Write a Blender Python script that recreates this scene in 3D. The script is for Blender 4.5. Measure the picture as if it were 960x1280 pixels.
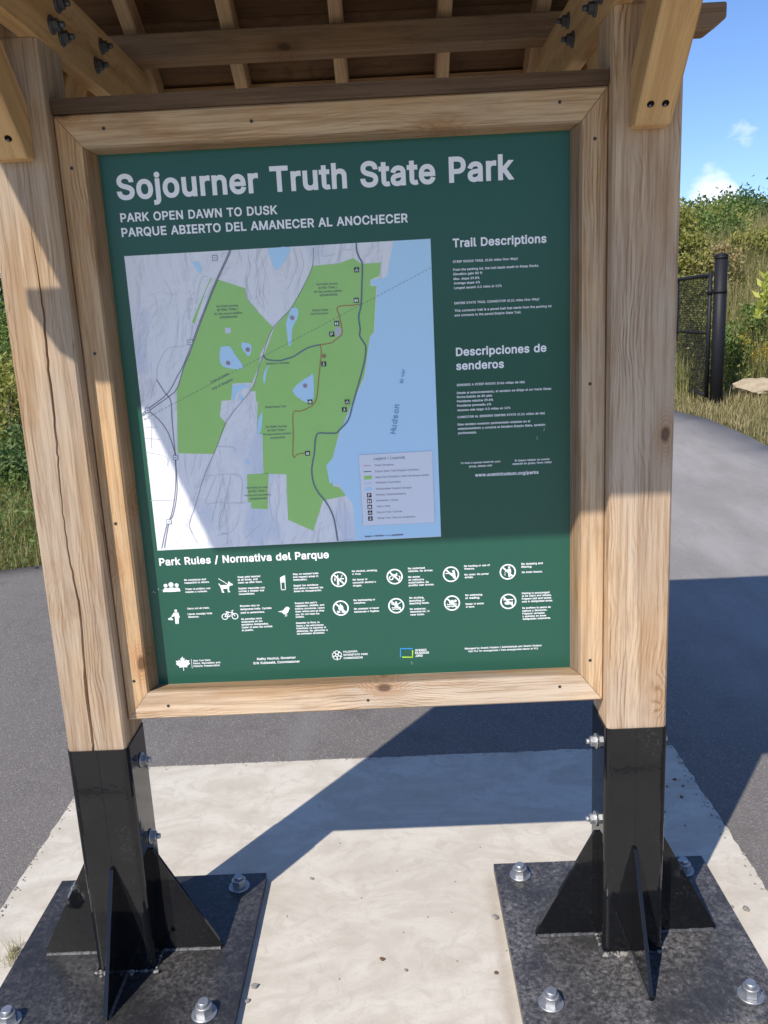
import bpy, bmesh, math, random, os
import numpy as np
from mathutils import Vector, Matrix

for o in list(bpy.data.objects):
    bpy.data.objects.remove(o)
scene = bpy.context.scene
COL = scene.collection
R = math.radians

# ------------------------------------------------------------------ camera
cam_d = bpy.data.cameras.new("camera")
cam = bpy.data.objects.new("camera", cam_d)
COL.objects.link(cam)
cam_d.sensor_fit = 'HORIZONTAL'
cam_d.sensor_width = 36.0
cam_d.lens = 1060 / 960 * 36.0
cam_d.clip_start = 0.05
cam_d.clip_end = 2000


def cam_matrix(px, py, pz, pitch, roll, yaw):
    X = Matrix.Rotation(pitch, 3, 'X')
    Y = Matrix.Rotation(roll, 3, 'Y')
    Z = Matrix.Rotation(yaw, 3, 'Z')
    M = Z @ X @ Y
    cols = [M.col[0], M.col[2], -M.col[1]]
    B = Matrix((cols[0], cols[1], cols[2])).transposed()
    return Matrix.Translation((px, py, pz)) @ B.to_4x4()


cam.matrix_world = cam_matrix(0.10234, -1.94471, 1.61790, -0.22334, 0.04972, 0.01663)
scene.camera = cam

# ------------------------------------------------------------------ light
SUN_TRAVEL = Vector((0.571, 0.821, -1.01)).normalized()
SUN_EL = math.asin(-SUN_TRAVEL.z)
SUN_AZ = math.atan2(-SUN_TRAVEL.x, -SUN_TRAVEL.y)      # clockwise from +Y

world = bpy.data.worlds.new("World")
scene.world = world
world.use_nodes = True
wt = world.node_tree
wt.nodes.clear()


def wn(t, **kw):
    n = wt.nodes.new(t)
    for k, v in kw.items():
        setattr(n, k, v)
    return n


w_out = wn('ShaderNodeOutputWorld')
w_bg = wn('ShaderNodeBackground')
w_bg.inputs['Strength'].default_value = 0.135
sky = wn('ShaderNodeTexSky', sky_type='NISHITA', sun_disc=False)
sky.sun_elevation = SUN_EL
sky.sun_rotation = SUN_AZ
sky.altitude = 100
sky.air_density = 1.0
sky.dust_density = 0.1
sky.ozone_density = 4.0
w_tc = wn('ShaderNodeTexCoord')
w_sep = wn('ShaderNodeSeparateXYZ')
wt.links.new(w_tc.outputs['Generated'], w_sep.inputs[0])
w_map = wn('ShaderNodeMapping')
w_map.inputs['Scale'].default_value = (1.0, 1.0, 1.9)
w_map.inputs['Location'].default_value = (0.37, 0.0, 0.2)
wt.links.new(w_tc.outputs['Generated'], w_map.inputs['Vector'])
w_no = wn('ShaderNodeTexNoise')
w_no.inputs['Scale'].default_value = 9.0
w_no.inputs['Detail'].default_value = 9.0
w_no.inputs['Roughness'].default_value = 0.62
wt.links.new(w_map.outputs[0], w_no.inputs['Vector'])


def wmath(op, a, b=None, c=None, clamp=False):
    n = wn('ShaderNodeMath', operation=op)
    n.use_clamp = clamp
    for i, v in enumerate((a, b, c)):
        if v is None:
            continue
        if isinstance(v, (int, float)):
            n.inputs[i].default_value = v
        else:
            wt.links.new(v, n.inputs[i])
    return n.outputs[0]


def blob(d, width, gain):
    """cumulus placed in the sky round the direction d"""
    n = wn('ShaderNodeVectorMath', operation='DOT_PRODUCT')
    wt.links.new(w_tc.outputs['Generated'], n.inputs[0])
    n.inputs[1].default_value = Vector(d).normalized()
    ang = wmath('SUBTRACT', 1.0, n.outputs['Value'])
    m = wmath('DIVIDE', ang, width * width / 2)
    m = wmath('SUBTRACT', 1.0, m, clamp=True)
    return wmath('MULTIPLY', m, gain)


band = wmath('SUBTRACT', 1.0, wmath('MULTIPLY', wmath('ABSOLUTE', wmath('SUBTRACT', w_sep.outputs[2], 0.07)), 12.0), clamp=True)
tot = wmath('MULTIPLY', band, 0.16)
for d, wdt, g in [((0.365, 0.916, 0.163), 0.026, 0.21), ((0.378, 0.912, 0.152), 0.02, 0.1), ((0.338, 0.935, 0.110), 0.034, 0.32), ((0.352, 0.93, 0.104), 0.022, 0.2),
                  ((0.385, 0.919, 0.108), 0.03, 0.1),
                  ((-0.5, 0.85, 0.25), 0.3, 0.3), ((-0.7, -0.3, 0.6), 0.4, 0.25), ((0.8, -0.5, 0.4), 0.4, 0.3)]:
    tot = wmath('ADD', tot, blob(d, wdt, g))
cl = wmath('SUBTRACT', wmath('ADD', w_no.outputs['Fac'], tot), 0.70)
cl = wmath('MULTIPLY', cl, 5.0, clamp=True)
w_mix = wn('ShaderNodeMix', data_type='RGBA')
wt.links.new(wmath('MULTIPLY', cl, 0.85), w_mix.inputs['Factor'])
w_tint = wn('ShaderNodeMix', data_type='RGBA', blend_type='MULTIPLY')
w_tint.inputs['Factor'].default_value = 1.0
wt.links.new(sky.outputs[0], w_tint.inputs['A'])
w_tint.inputs['B'].default_value = (0.74, 0.82, 1.0, 1)      # the deep blue of a dry September sky
wt.links.new(w_tint.outputs['Result'], w_mix.inputs['A'])
w_mix.inputs['B'].default_value = (7.2, 7.4, 8.0, 1)
wt.links.new(w_mix.outputs['Result'], w_bg.inputs['Color'])
wt.links.new(w_bg.outputs[0], w_out.inputs['Surface'])

sun_d = bpy.data.lights.new("sun", 'SUN')
sun_d.energy = 4.2
sun_d.angle = R(0.53)
sun_d.color = (1.0, 0.93, 0.83)
sun = bpy.data.objects.new("sun", sun_d)
sun.rotation_mode = 'QUATERNION'
sun.rotation_quaternion = SUN_TRAVEL.to_track_quat('-Z', 'Y')
sun.location = (-6, -8, 12)
COL.objects.link(sun)

scene.view_settings.view_transform = 'Standard'
scene.view_settings.look = 'None'
scene.view_settings.exposure = 0.33
scene.view_settings.gamma = 1.0
scene.cycles.max_bounces = 8


# ------------------------------------------------------------------ materials
class NT:
    """small helper for building a material's node tree"""

    def __init__(self, name):
        self.m = bpy.data.materials.new(name)
        self.m.use_nodes = True
        self.t = self.m.node_tree
        self.b = self.t.nodes['Principled BSDF']

    def n(self, kind, **kw):
        n = self.t.nodes.new('ShaderNode' + kind)
        for k, v in kw.items():
            setattr(n, k, v)
        return n

    def put(self, sock, v):
        if isinstance(v, (int, float)):
            sock.default_value = v
        elif isinstance(v, (tuple, list)):
            sock.default_value = tuple(v) + ((1,) if sock.type == 'RGBA' and len(v) == 3 else ())
        else:
            self.t.links.new(v, sock)

    def math(self, op, *a, clamp=False):
        n = self.n('Math', operation=op)
        n.use_clamp = clamp
        for i, v in enumerate(a):
            self.put(n.inputs[i], v)
        return n.outputs[0]

    def vmul(self, v, s):
        n = self.n('VectorMath', operation='MULTIPLY')
        self.put(n.inputs[0], v)
        self.put(n.inputs[1], s)
        return n.outputs[0]

    def noise(self, v, scale, detail=3, rough=0.5, dist=0.0):
        n = self.n('TexNoise')
        self.put(n.inputs['Vector'], v)
        n.inputs['Scale'].default_value = scale
        n.inputs['Detail'].default_value = detail
        n.inputs['Roughness'].default_value = rough
        n.inputs['Distortion'].default_value = dist
        return n.outputs['Fac']

    def step(self, v, a, b, lo=0.0, hi=1.0):
        n = self.n('MapRange', interpolation_type='SMOOTHSTEP')
        self.put(n.inputs[0], v)
        for i, q in enumerate((a, b, lo, hi)):
            n.inputs[i + 1].default_value = q
        return n.outputs[0]

    def mix(self, f, a, b, mode='MIX'):
        n = self.n('Mix', data_type='RGBA', blend_type=mode)
        self.put(n.inputs['Factor'], f)
        self.put(n.inputs['A'], a)
        self.put(n.inputs['B'], b)
        return n.outputs['Result']

    def bump(self, h, strength=0.3, dist=0.002):
        n = self.n('Bump')
        n.inputs['Strength'].default_value = strength
        n.inputs['Distance'].default_value = dist
        self.put(n.inputs['Height'], h)
        self.t.links.new(n.outputs[0], self.b.inputs['Normal'])

    def set(self, **kw):
        for k, v in kw.items():
            self.put(self.b.inputs[k.replace('_', ' ')], v)
        return self.m

    def obj(self):
        return self.n('TexCoord').outputs['Object']


def flat(name, col, rough=0.6, spec=0.3, **kw):
    t = NT(name)
    return t.set(Base_Color=col, Roughness=rough, Specular_IOR_Level=spec, **kw)


def wood(name, light, dark, grey=(0.30, 0.26, 0.22), grey_amt=0.5, knots=0.5, fine=0.5, ring=0.35):
    """grain runs along the first coordinate of the 'grain' attribute (metres)"""
    t = NT(name)
    at = t.n('Attribute', attribute_name='grain')
    g = at.outputs['Vector']
    # knots: round-ish, a few per board
    kw = t.n('TexNoise')
    t.put(kw.inputs['Vector'], g)
    kw.inputs['Scale'].default_value = 30
    jit = t.n('VectorMath', operation='SCALE')
    t.put(jit.inputs[0], kw.outputs['Color'])
    jit.inputs['Scale'].default_value = 0.010
    ka = t.n('VectorMath', operation='ADD')
    t.put(ka.inputs[0], g)
    t.put(ka.inputs[1], jit.outputs[0])
    vo = t.n('TexVoronoi', feature='F1')
    t.put(vo.inputs['Vector'], t.vmul(ka.outputs[0], (5.0, 9.5, 0.0)))
    vo.inputs['Scale'].default_value = 1.0
    kd = vo.outputs['Distance']
    sep = t.n('SeparateColor')
    t.put(sep.inputs[0], vo.outputs['Color'])
    gate = t.math('LESS_THAN', sep.outputs[0], knots)
    core = t.math('MULTIPLY', t.step(kd, 0.06, 0.125, 1, 0), gate)
    halo = t.math('MULTIPLY', t.step(kd, 0.09, 0.42, 1, 0), gate)
    kring = t.math('MULTIPLY', t.math('POWER', t.math('MULTIPLY_ADD', t.math('SINE', t.math('MULTIPLY', kd, 130.0)), 0.5, 0.5), 2.0), halo)
    # growth rings seen along the board
    wob = t.noise(t.vmul(g, (1.9, 5, 5)), 1.0, 3)
    wob2 = t.noise(t.vmul(g, (9, 26, 26)), 1.0, 2)
    s = t.n('SeparateXYZ')
    t.put(s.inputs[0], g)
    r = t.math('ADD', s.outputs[1], t.math('MULTIPLY', s.outputs[2], 0.55))
    r = t.math('ADD', r, t.math('MULTIPLY', wob, 0.12))
    r = t.math('ADD', r, t.math('MULTIPLY', wob2, 0.011))
    r = t.math('ADD', r, t.math('MULTIPLY', t.noise(t.vmul(g, (28, 90, 90)), 1.0, 3), 0.0045))
    r = t.math('ADD', r, t.math('MULTIPLY', halo, 0.03))
    sn = t.math('SINE', t.math('MULTIPLY', r, 760.0))
    sn = t.math('MULTIPLY_ADD', sn, 0.5, 0.5)
    sn = t.math('POWER', sn, 4.5)
    # the rings show up strongly only on flat-sawn stretches
    amp = t.step(t.noise(t.vmul(g, (1.6, 11, 11)), 1.0, 3), 0.40, 0.66, 0.10, 1.0)
    fibre = t.noise(t.vmul(g, (7, 300, 300)), 1.0, 5, 0.7)
    sn = t.math('MULTIPLY', t.math('MULTIPLY', sn, amp), t.step(fibre, 0.3, 0.62, 0.35, 1.25))
    coarse = t.noise(t.vmul(g, (4, 110, 110)), 1.0, 4, 0.65)
    streak = t.noise(t.vmul(g, (1.3, 28, 28)), 1.0, 4, 0.6)
    patch = t.noise(t.vmul(g, (2.6, 7, 7)), 1.0, 5, 0.6)
    stain = t.noise(t.vmul(g, (3.5, 12, 12)), 1.0, 4, 0.6)
    deep = tuple(x * y for x, y in zip(dark, (0.62, 0.56, 0.52)))
    c = t.mix(t.math('MULTIPLY', sn, ring * 0.75), light, dark)
    c = t.mix(t.math('MULTIPLY', t.step(streak, 0.38, 0.66), 0.75), c, dark)
    c = t.mix(t.math('MULTIPLY', t.step(patch, 0.36, 0.62), grey_amt), c, grey)
    c = t.mix(t.math('MULTIPLY', t.step(stain, 0.55, 0.76), 0.5), c, deep)
    c = t.mix(t.math('MULTIPLY', t.step(coarse, 0.44, 0.68), fine * 0.5), c, deep)
    c = t.mix(t.math('MULTIPLY', t.step(fibre, 0.52, 0.74), fine * 0.6), c, deep)
    c = t.mix(t.math('MULTIPLY', t.math('MULTIPLY', sn, amp), t.math('MULTIPLY', t.step(coarse, 0.34, 0.56), ring * 0.9)), c, deep)
    c = t.mix(t.math('MULTIPLY', halo, 0.4), c, tuple(x * y for x, y in zip(dark, (1.0, 0.82, 0.68))))
    c = t.mix(t.math('MULTIPLY', kring, 0.35), c, deep)
    c = t.mix(t.math('MULTIPLY', core, 0.8), c, (0.085, 0.045, 0.026))
    h = t.math('ADD', t.math('MULTIPLY', fibre, 0.7), t.math('MULTIPLY', coarse, 0.7))
    h = t.math('ADD', h, t.math('MULTIPLY', sn, -0.5 * ring))
    h = t.math('SUBTRACT', h, t.math('MULTIPLY', core, 0.3))
    t.bump(h, 0.45, 0.0016)
    oi = t.n('ObjectInfo')                      # each board has its own tone
    c = t.mix(1.0, c, oi.outputs['Color'], 'MULTIPLY')
    return t.set(Base_Color=c, Roughness=0.8, Specular_IOR_Level=0.2)


M = {}
M['post_wood'] = wood('weathered_post_wood', (0.67, 0.51, 0.345), (0.39, 0.245, 0.13), (0.52, 0.43, 0.335), 0.7, 0.26, 1.0, 1.0)
M['rail_wood'] = wood('frame_wood', (0.70, 0.515, 0.325), (0.43, 0.255, 0.125), (0.53, 0.435, 0.325), 0.65, 0.34, 1.0, 0.8)
M['brace_wood'] = wood('honey_brace_wood', (0.648, 0.416, 0.189), (0.454, 0.259, 0.103), (0.497, 0.346, 0.194), 0.35, 0.10, 0.4, 0.4)
M['roof_wood'] = wood('roof_timber', (0.676, 0.455, 0.247), (0.429, 0.247, 0.124), (0.442, 0.325, 0.208), 0.5, 0.15, 0.5, 0.4)
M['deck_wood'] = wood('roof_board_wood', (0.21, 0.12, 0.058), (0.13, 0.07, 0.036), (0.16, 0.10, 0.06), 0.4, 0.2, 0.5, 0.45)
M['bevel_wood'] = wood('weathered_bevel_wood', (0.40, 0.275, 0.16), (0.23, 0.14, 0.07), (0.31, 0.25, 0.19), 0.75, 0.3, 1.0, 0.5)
M['cap_wood'] = wood('dark_weathered_wood', (0.165, 0.105, 0.065), (0.08, 0.048, 0.03), (0.13, 0.095, 0.07), 0.5, 0.1, 0.8, 0.3)
M['beam_wood'] = wood('beam_wood', (0.36, 0.22, 0.11), (0.21, 0.12, 0.055), (0.26, 0.175, 0.11), 0.6, 0.3, 0.8, 0.4)


def mk_steel(name, dusty):
    t = NT(name)
    o = t.obj()
    black = (0.0068, 0.0072, 0.0085)
    if dusty:
        n1 = t.noise(o, 4.5, 6, 0.68)
        n2 = t.noise(o, 90, 6, 0.78)
        n3 = t.noise(o, 260, 3, 0.7)
        n4 = t.noise(o, 40, 6, 0.78, 0.6)
        d = t.math('MULTIPLY', t.step(n1, 0.34, 0.66), t.step(n2, 0.38, 0.70))
        d = t.math('MULTIPLY_ADD', t.math('MULTIPLY', t.step(n4, 0.48, 0.7), t.step(n3, 0.40, 0.62)), 0.45, t.math('MULTIPLY', d, 0.6))
        vo = t.n('TexVoronoi', feature='F1')
        t.put(vo.inputs['Vector'], o)
        vo.inputs['Scale'].default_value = 130
        sc = t.n('SeparateColor')
        t.put(sc.inputs[0], vo.outputs['Color'])
        spk = t.math('MULTIPLY', t.step(vo.outputs['Distance'], 0.08, 0.22, 1, 0), t.math('GREATER_THAN', sc.outputs[0], 0.86))
        d = t.math('ADD', d, t.math('MULTIPLY', spk, 0.5))
        d = t.math('MULTIPLY', t.math('ADD', d, 0.10), dusty, clamp=True)
        d = t.math('MULTIPLY', d, t.n('ObjectInfo').outputs['Alpha'])
        c = t.mix(d, black, (0.30, 0.29, 0.285))
        t.bump(t.math('ADD', n2, n3), 0.15, 0.001)
        return t.set(Base_Color=c, Roughness=t.math('MULTIPLY_ADD', d, 0.5, 0.30), Specular_IOR_Level=0.5)
    n1 = t.noise(o, 8, 5, 0.65)
    d = t.math('MULTIPLY', t.step(n1, 0.52, 0.72), t.step(t.noise(o, 120, 3, 0.7), 0.5, 0.7))
    c = t.mix(t.math('MULTIPLY', d, 0.16), black, (0.19, 0.18, 0.175))
    t.bump(t.math('ADD', t.noise(o, 38, 2), t.math('MULTIPLY', t.noise(t.vmul(o, (1, 1, 0.2)), 11, 2), 2.0)), 0.06, 0.004)
    return t.set(Base_Color=c, Roughness=t.math('MULTIPLY_ADD', d, 0.2, 0.06), Specular_IOR_Level=0.42)


M['steel'] = mk_steel('black_gloss_steel', 0)
M['plate'] = mk_steel('dusty_black_steel', 1.15)
t = NT('galvanized_steel')
M['galv'] = t.set(Base_Color=t.mix(t.noise(t.obj(), 60, 4), (0.30, 0.31, 0.32), (0.56, 0.57, 0.58)), Metallic=0.8, Roughness=0.46)
M['weld'] = flat('weld_bead_grey', (0.055, 0.055, 0.057), 0.45, 0.5)
M['galv_dark'] = flat('dull_zinc', (0.13, 0.14, 0.155), 0.5, 0.5, Metallic=0.6)
M['hole'] = flat('bolt_hole_dark', (0.012, 0.009, 0.007), 0.9, 0.1)
M['screw'] = flat('screw_head_dark', (0.13, 0.105, 0.085), 0.5, 0.4, Metallic=0.5)

t = NT('green_sign_panel')
o = t.obj()
M['green'] = t.set(Base_Color=t.mix(t.math('MULTIPLY', t.noise(o, 3, 4), 0.25), (0.020, 0.096, 0.064), (0.027, 0.110, 0.075)), Roughness=0.26, Specular_IOR_Level=0.36)
M['white_ink'] = flat('white_print', (0.90, 0.905, 0.93), 0.3, 0.5)
M['logo_blue'] = flat('blue_print', (0.03, 0.28, 0.62), 0.3, 0.5)
M['logo_lime'] = flat('lime_print', (0.42, 0.68, 0.04), 0.3, 0.5)
t = NT('map_relief_print')
o = t.obj()
ob = t.vmul(o, (1.0, 1.0, 0.45))
ridge = t.noise(ob, 15, 6, 0.55, 0.9)
n = t.n('VectorMath', operation='ADD')
t.put(n.inputs[0], ob)
n.inputs[1].default_value = (0.003, 0, -0.0016)
ridge2 = t.noise(n.outputs[0], 15, 6, 0.55, 0.9)
sh = t.math('MULTIPLY_ADD', t.math('SUBTRACT', ridge, ridge2), 5.0, 0.5, clamp=True)
c = t.mix(t.step(sh, 0.05, 0.6), (0.64, 0.645, 0.69), (0.83, 0.835, 0.87))
c = t.mix(t.math('MULTIPLY', t.step(t.noise(ob, 7, 2), 0.54, 0.64), 0.55), c, (0.55, 0.63, 0.80))
M['m_relief'] = t.set(Base_Color=c, Roughness=0.28, Specular_IOR_Level=0.5)
t = NT('map_park_green_print')
o = t.obj()
M['m_green'] = t.set(Base_Color=t.mix(t.noise(o, 16, 5), (0.33, 0.63, 0.17), (0.39, 0.69, 0.22)), Roughness=0.28, Specular_IOR_Level=0.5)
M['m_water'] = flat('map_water_print', (0.50, 0.76, 0.98), 0.28, 0.5)
M['m_legend'] = flat('map_legend_print', (0.76, 0.79, 0.88), 0.28, 0.5)
M['m_dark'] = flat('map_line_print', (0.16, 0.16, 0.22), 0.3, 0.5)
M['m_grey'] = flat('map_contour_print', (0.53, 0.53, 0.58), 0.3, 0.5)
M['m_black'] = flat('map_black_print', (0.012, 0.012, 0.016), 0.3, 0.5)
M['m_slate'] = flat('map_trail_print', (0.13, 0.19, 0.25), 0.3, 0.5)
M['m_blue'] = flat('map_river_name_print', (0.16, 0.29, 0.52), 0.3, 0.5)
M['m_red'] = flat('map_red_print', (0.45, 0.11, 0.07), 0.3, 0.5)
M['m_wet'] = flat('map_wetland_print', (0.68, 0.71, 0.86), 0.3, 0.5)

t = NT('concrete_pad')
o = t.obj()
sw = t.noise(t.vmul(o, (1, 1.8, 1)), 2.6, 7, 0.62, 1.6)
sw2 = t.noise(o, 14, 5, 0.6, 1.4)
fn = t.noise(o, 160, 4, 0.7)
c = t.mix(t.step(sw, 0.35, 0.65), (0.515, 0.468, 0.385), (0.625, 0.578, 0.492))
c = t.mix(t.math('MULTIPLY', t.step(sw2, 0.46, 0.68), 0.5), c, (0.46, 0.415, 0.34))
c = t.mix(t.math('MULTIPLY', t.step(fn, 0.52, 0.75), 0.35), c, (0.36, 0.335, 0.29))
c = t.mix(t.math('MULTIPLY', t.step(t.noise(o, 55, 3, 0.7), 0.66, 0.76), 0.5), c, (0.27, 0.235, 0.19))
sx = t.n('SeparateXYZ')
t.put(sx.inputs[0], o)
st = t.math('ABSOLUTE', t.math('ADD', t.math('SUBTRACT', sx.outputs[0], 0.322), t.math('MULTIPLY_ADD', t.noise(o, 8, 4), 0.05, -0.025)))
stm = t.math('MULTIPLY', t.step(st, 0.0, 0.028, 1, 0), t.step(sx.outputs[1], 0.2, 0.3, 1, 0))
c = t.mix(t.math('MULTIPLY', stm, 0.32), c, (0.31, 0.23, 0.18))
t.bump(t.math('ADD', sw2, t.math('MULTIPLY', fn, 0.5)), 0.25, 0.003)
M['concrete'] = t.set(Base_Color=c, Roughness=0.85, Specular_IOR_Level=0.25)

t = NT('asphalt')
o = t.obj()
a1 = t.noise(o, 1.1, 4, 0.6)
a2 = t.noise(o, 300, 4, 0.8)
vo = t.n('TexVoronoi', feature='F1')
t.put(vo.inputs['Vector'], o)
vo.inputs['Scale'].default_value = 190
sp = t.n('SeparateColor')
t.put(sp.inputs[0], vo.outputs['Color'])
c = t.mix(a2, (0.068, 0.061, 0.056), (0.245, 0.223, 0.204))
c = t.mix(t.math('MULTIPLY', t.math('POWER', sp.outputs[0], 5.0), 0.6), c, (0.34, 0.32, 0.30))
c = t.mix(t.math('MULTIPLY', t.step(a1, 0.35, 0.7), 0.4), c, (0.20, 0.18, 0.165))
c = t.mix(t.math('MULTIPLY', t.step(t.noise(o, 5, 5, 0.65), 0.5, 0.75), 0.35), c, (0.075, 0.068, 0.064))
c = t.mix(t.math('MULTIPLY', t.step(t.noise(t.vmul(o, (1.0, 0.12, 1)), 2.5, 3), 0.56, 0.7), 0.3), c, (0.26, 0.25, 0.24))
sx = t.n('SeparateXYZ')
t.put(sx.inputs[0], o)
worn_sheen = t.math('MULTIPLY', t.step(t.math('ADD', sx.outputs[0], t.math('MULTIPLY', a1, 0.8)), 1.0, 2.6), t.step(sx.outputs[1], 0.3, 2.2))  # far right of path lighter: wear, with grazing sky reflection painted in
c = t.mix(t.math('MULTIPLY', worn_sheen, t.step(t.noise(t.vmul(o, (1.4, 0.5, 1)), 1.6, 5, 0.65), 0.3, 0.7, 0.4, 0.78)), c, t.mix(a2, (0.29, 0.27, 0.255), (0.50, 0.47, 0.445)))
t.bump(t.math('ADD', a2, t.math('MULTIPLY', vo.outputs['Distance'], -0.9)), 0.55, 0.0035)
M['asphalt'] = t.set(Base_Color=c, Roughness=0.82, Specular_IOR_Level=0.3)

t = NT('soil_and_thatch')
o = t.obj()
c = t.mix(t.noise(o, 0.9, 5), (0.10, 0.10, 0.035), (0.20, 0.165, 0.075))
c = t.mix(t.step(t.noise(o, 26, 5, 0.7), 0.4, 0.7), c, (0.08, 0.085, 0.03))
t.bump(t.noise(o, 40, 5, 0.7), 0.8, 0.04)
M['soil'] = t.set(Base_Color=c, Roughness=0.95, Specular_IOR_Level=0.1)


def leafy(name, cols, trans=0.35, rough=0.55):
    t = NT(name)
    ge = t.n('NewGeometry')
    rr = t.n('ValToRGB')
    cr = rr.color_ramp
    cr.elements[0].color = tuple(cols[0]) + (1,)
    cr.elements[1].color = tuple(cols[-1]) + (1,)
    for i, q in enumerate(cols[1:-1]):
        e = cr.elements.new((i + 1) / (len(cols) - 1))
        e.color = tuple(q) + (1,)
    t.put(rr.inputs[0], ge.outputs['Random Per Island'])
    pn = t.noise(t.obj(), 1.7, 3)
    c = t.mix(t.math('MULTIPLY', pn, 0.5), rr.outputs[0], cols[len(cols) // 2])
    t.set(Base_Color=c, Roughness=rough, Specular_IOR_Level=0.25)
    tr = t.n('BsdfTranslucent')
    t.put(tr.inputs['Color'], t.mix(1.0, c, (1.0, 1.25, 0.55), 'MULTIPLY'))
    ms = t.n('MixShader')
    ms.inputs[0].default_value = trans
    t.t.links.new(t.b.outputs[0], ms.inputs[1])
    t.t.links.new(tr.outputs[0], ms.inputs[2])
    t.t.links.new(ms.outputs[0], t.t.nodes['Material Output'].inputs['Surface'])
    return t.m


M['leaf_green'] = leafy('green_leaves', [(0.11, 0.17, 0.045), (0.18, 0.245, 0.075), (0.28, 0.32, 0.11)])
M['leaf_dark'] = leafy('dark_green_leaves', [(0.07, 0.12, 0.045), (0.11, 0.17, 0.065), (0.17, 0.23, 0.085)])
M['leaf_yellow'] = leafy('yellow_green_leaves', [(0.19, 0.21, 0.05), (0.31, 0.30, 0.085), (0.44, 0.39, 0.13)])
M['leaf_tan'] = leafy('tan_seed_heads', [(0.30, 0.22, 0.11), (0.45, 0.34, 0.18), (0.34, 0.31, 0.12)])
M['leaf_bright'] = leafy('bright_lime_leaves', [(0.36, 0.40, 0.06), (0.50, 0.52, 0.11), (0.60, 0.57, 0.17)])
M['grass'] = leafy('grass_blades', [(0.14, 0.19, 0.05), (0.23, 0.26, 0.085), (0.36, 0.31, 0.15), (0.18, 0.22, 0.06)], 0.3)
M['dry_grass'] = leafy('dry_grass_blades', [(0.20, 0.20, 0.07), (0.36, 0.29, 0.15), (0.48, 0.38, 0.21), (0.26, 0.25, 0.09)], 0.3)
M['gold'] = leafy('goldenrod_heads', [(0.42, 0.28, 0.02), (0.55, 0.38, 0.03), (0.32, 0.25, 0.04)])
t = NT('bark')
M['bark'] = t.set(Base_Color=t.mix(t.noise(t.vmul(t.obj(), (1, 1, 0.2)), 30, 4), (0.07, 0.05, 0.035), (0.17, 0.13, 0.095)), Roughness=0.9)
t = NT('limestone_rock')
M['rock'] = t.set(Base_Color=t.mix(t.noise(t.obj(), 9, 6, 0.65), (0.32, 0.255, 0.165), (0.50, 0.41, 0.29)), Roughness=0.9)
t.bump(t.noise(t.obj(), 22, 5, 0.7), 0.6, 0.02)
t = NT('pebble_grey')
M['pebble'] = t.set(Base_Color=t.mix(t.noise(t.obj(), 120, 3), (0.16, 0.145, 0.13), (0.34, 0.32, 0.30)), Roughness=0.85)
M['pebble_brown'] = flat('pebble_brown', (0.15, 0.085, 0.05), 0.85)
M['black_vinyl'] = flat('black_coated_pipe', (0.012, 0.012, 0.015), 0.55, 0.3)
t = NT('cedar_shingles')
M['shingle'] = t.set(Base_Color=t.mix(t.noise(t.obj(), 12, 5), (0.20, 0.15, 0.11), (0.33, 0.27, 0.21)), Roughness=0.9)


# ------------------------------------------------------------------ helpers
def link(name, me, mat=None, parent=None, **props):
    o = bpy.data.objects.new(name, me)
    COL.objects.link(o)
    if mat is not None and me is not None:
        for m in (mat if isinstance(mat, (list, tuple)) else [mat]):
            me.materials.append(m)
    if parent is not None:
        o.parent = parent
    for k, v in props.items():
        o[k] = v
    return o


_rg = random.Random(5)


def grain(me, axis):
    """store board coordinates (along the grain, across, across) for the wood materials"""
    ax = Vector(axis).normalized()
    u = ax.orthogonal().normalized() if abs(ax.dot(Vector((0, 1, 0)))) > 0.9 else (Vector((0, 1, 0)) - ax * ax.y).normalized()
    w = ax.cross(u)
    off = (_rg.uniform(0, 40), _rg.uniform(0, 40), _rg.uniform(0, 40))
    a = me.attributes.new('grain', 'FLOAT_VECTOR', 'POINT')
    vals = []
    for v in me.vertices:
        c = v.co
        vals += [ax.dot(c) + off[0], w.dot(c) + off[1], u.dot(c) + off[2]]
    a.data.foreach_set('vector', vals)


def bm_done(bm, name, recalc=True):
    if recalc:
        bmesh.ops.recalc_face_normals(bm, faces=bm.faces)
    me = bpy.data.meshes.new(name)
    bm.to_mesh(me)
    bm.free()
    return me


def bevel(bm, w, seg=1, ang=30):
    es = [e for e in bm.edges if len(e.link_faces) == 2 and e.calc_face_angle(0) > R(ang)]
    bmesh.ops.bevel(bm, geom=es, offset=w, segments=seg, affect='EDGES', profile=0.6)


def bm_box(bm, x0, x1, y0, y1, z0, z1, mi=0):
    v = [bm.verts.new((x, y, z)) for x in (x0, x1) for y in (y0, y1) for z in (z0, z1)]
    for f in ((0, 1, 3, 2), (4, 6, 7, 5), (0, 4, 5, 1), (2, 3, 7, 6), (0, 2, 6, 4), (1, 5, 7, 3)):
        bm.faces.new([v[i] for i in f]).material_index = mi


def bm_prism(bm, pts, ext, mi=0):
    """extrude the closed polygon pts (3-D points) by the vector ext"""
    e = Vector(ext)
    a = [bm.verts.new(p) for p in pts]
    b = [bm.verts.new(Vector(p) + e) for p in pts]
    n = len(pts)
    bm.faces.new(a).material_index = mi
    bm.faces.new(list(reversed(b))).material_index = mi
    for i in range(n):
        bm.faces.new([a[i], b[i], b[(i + 1) % n], a[(i + 1) % n]]).material_index = mi


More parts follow.
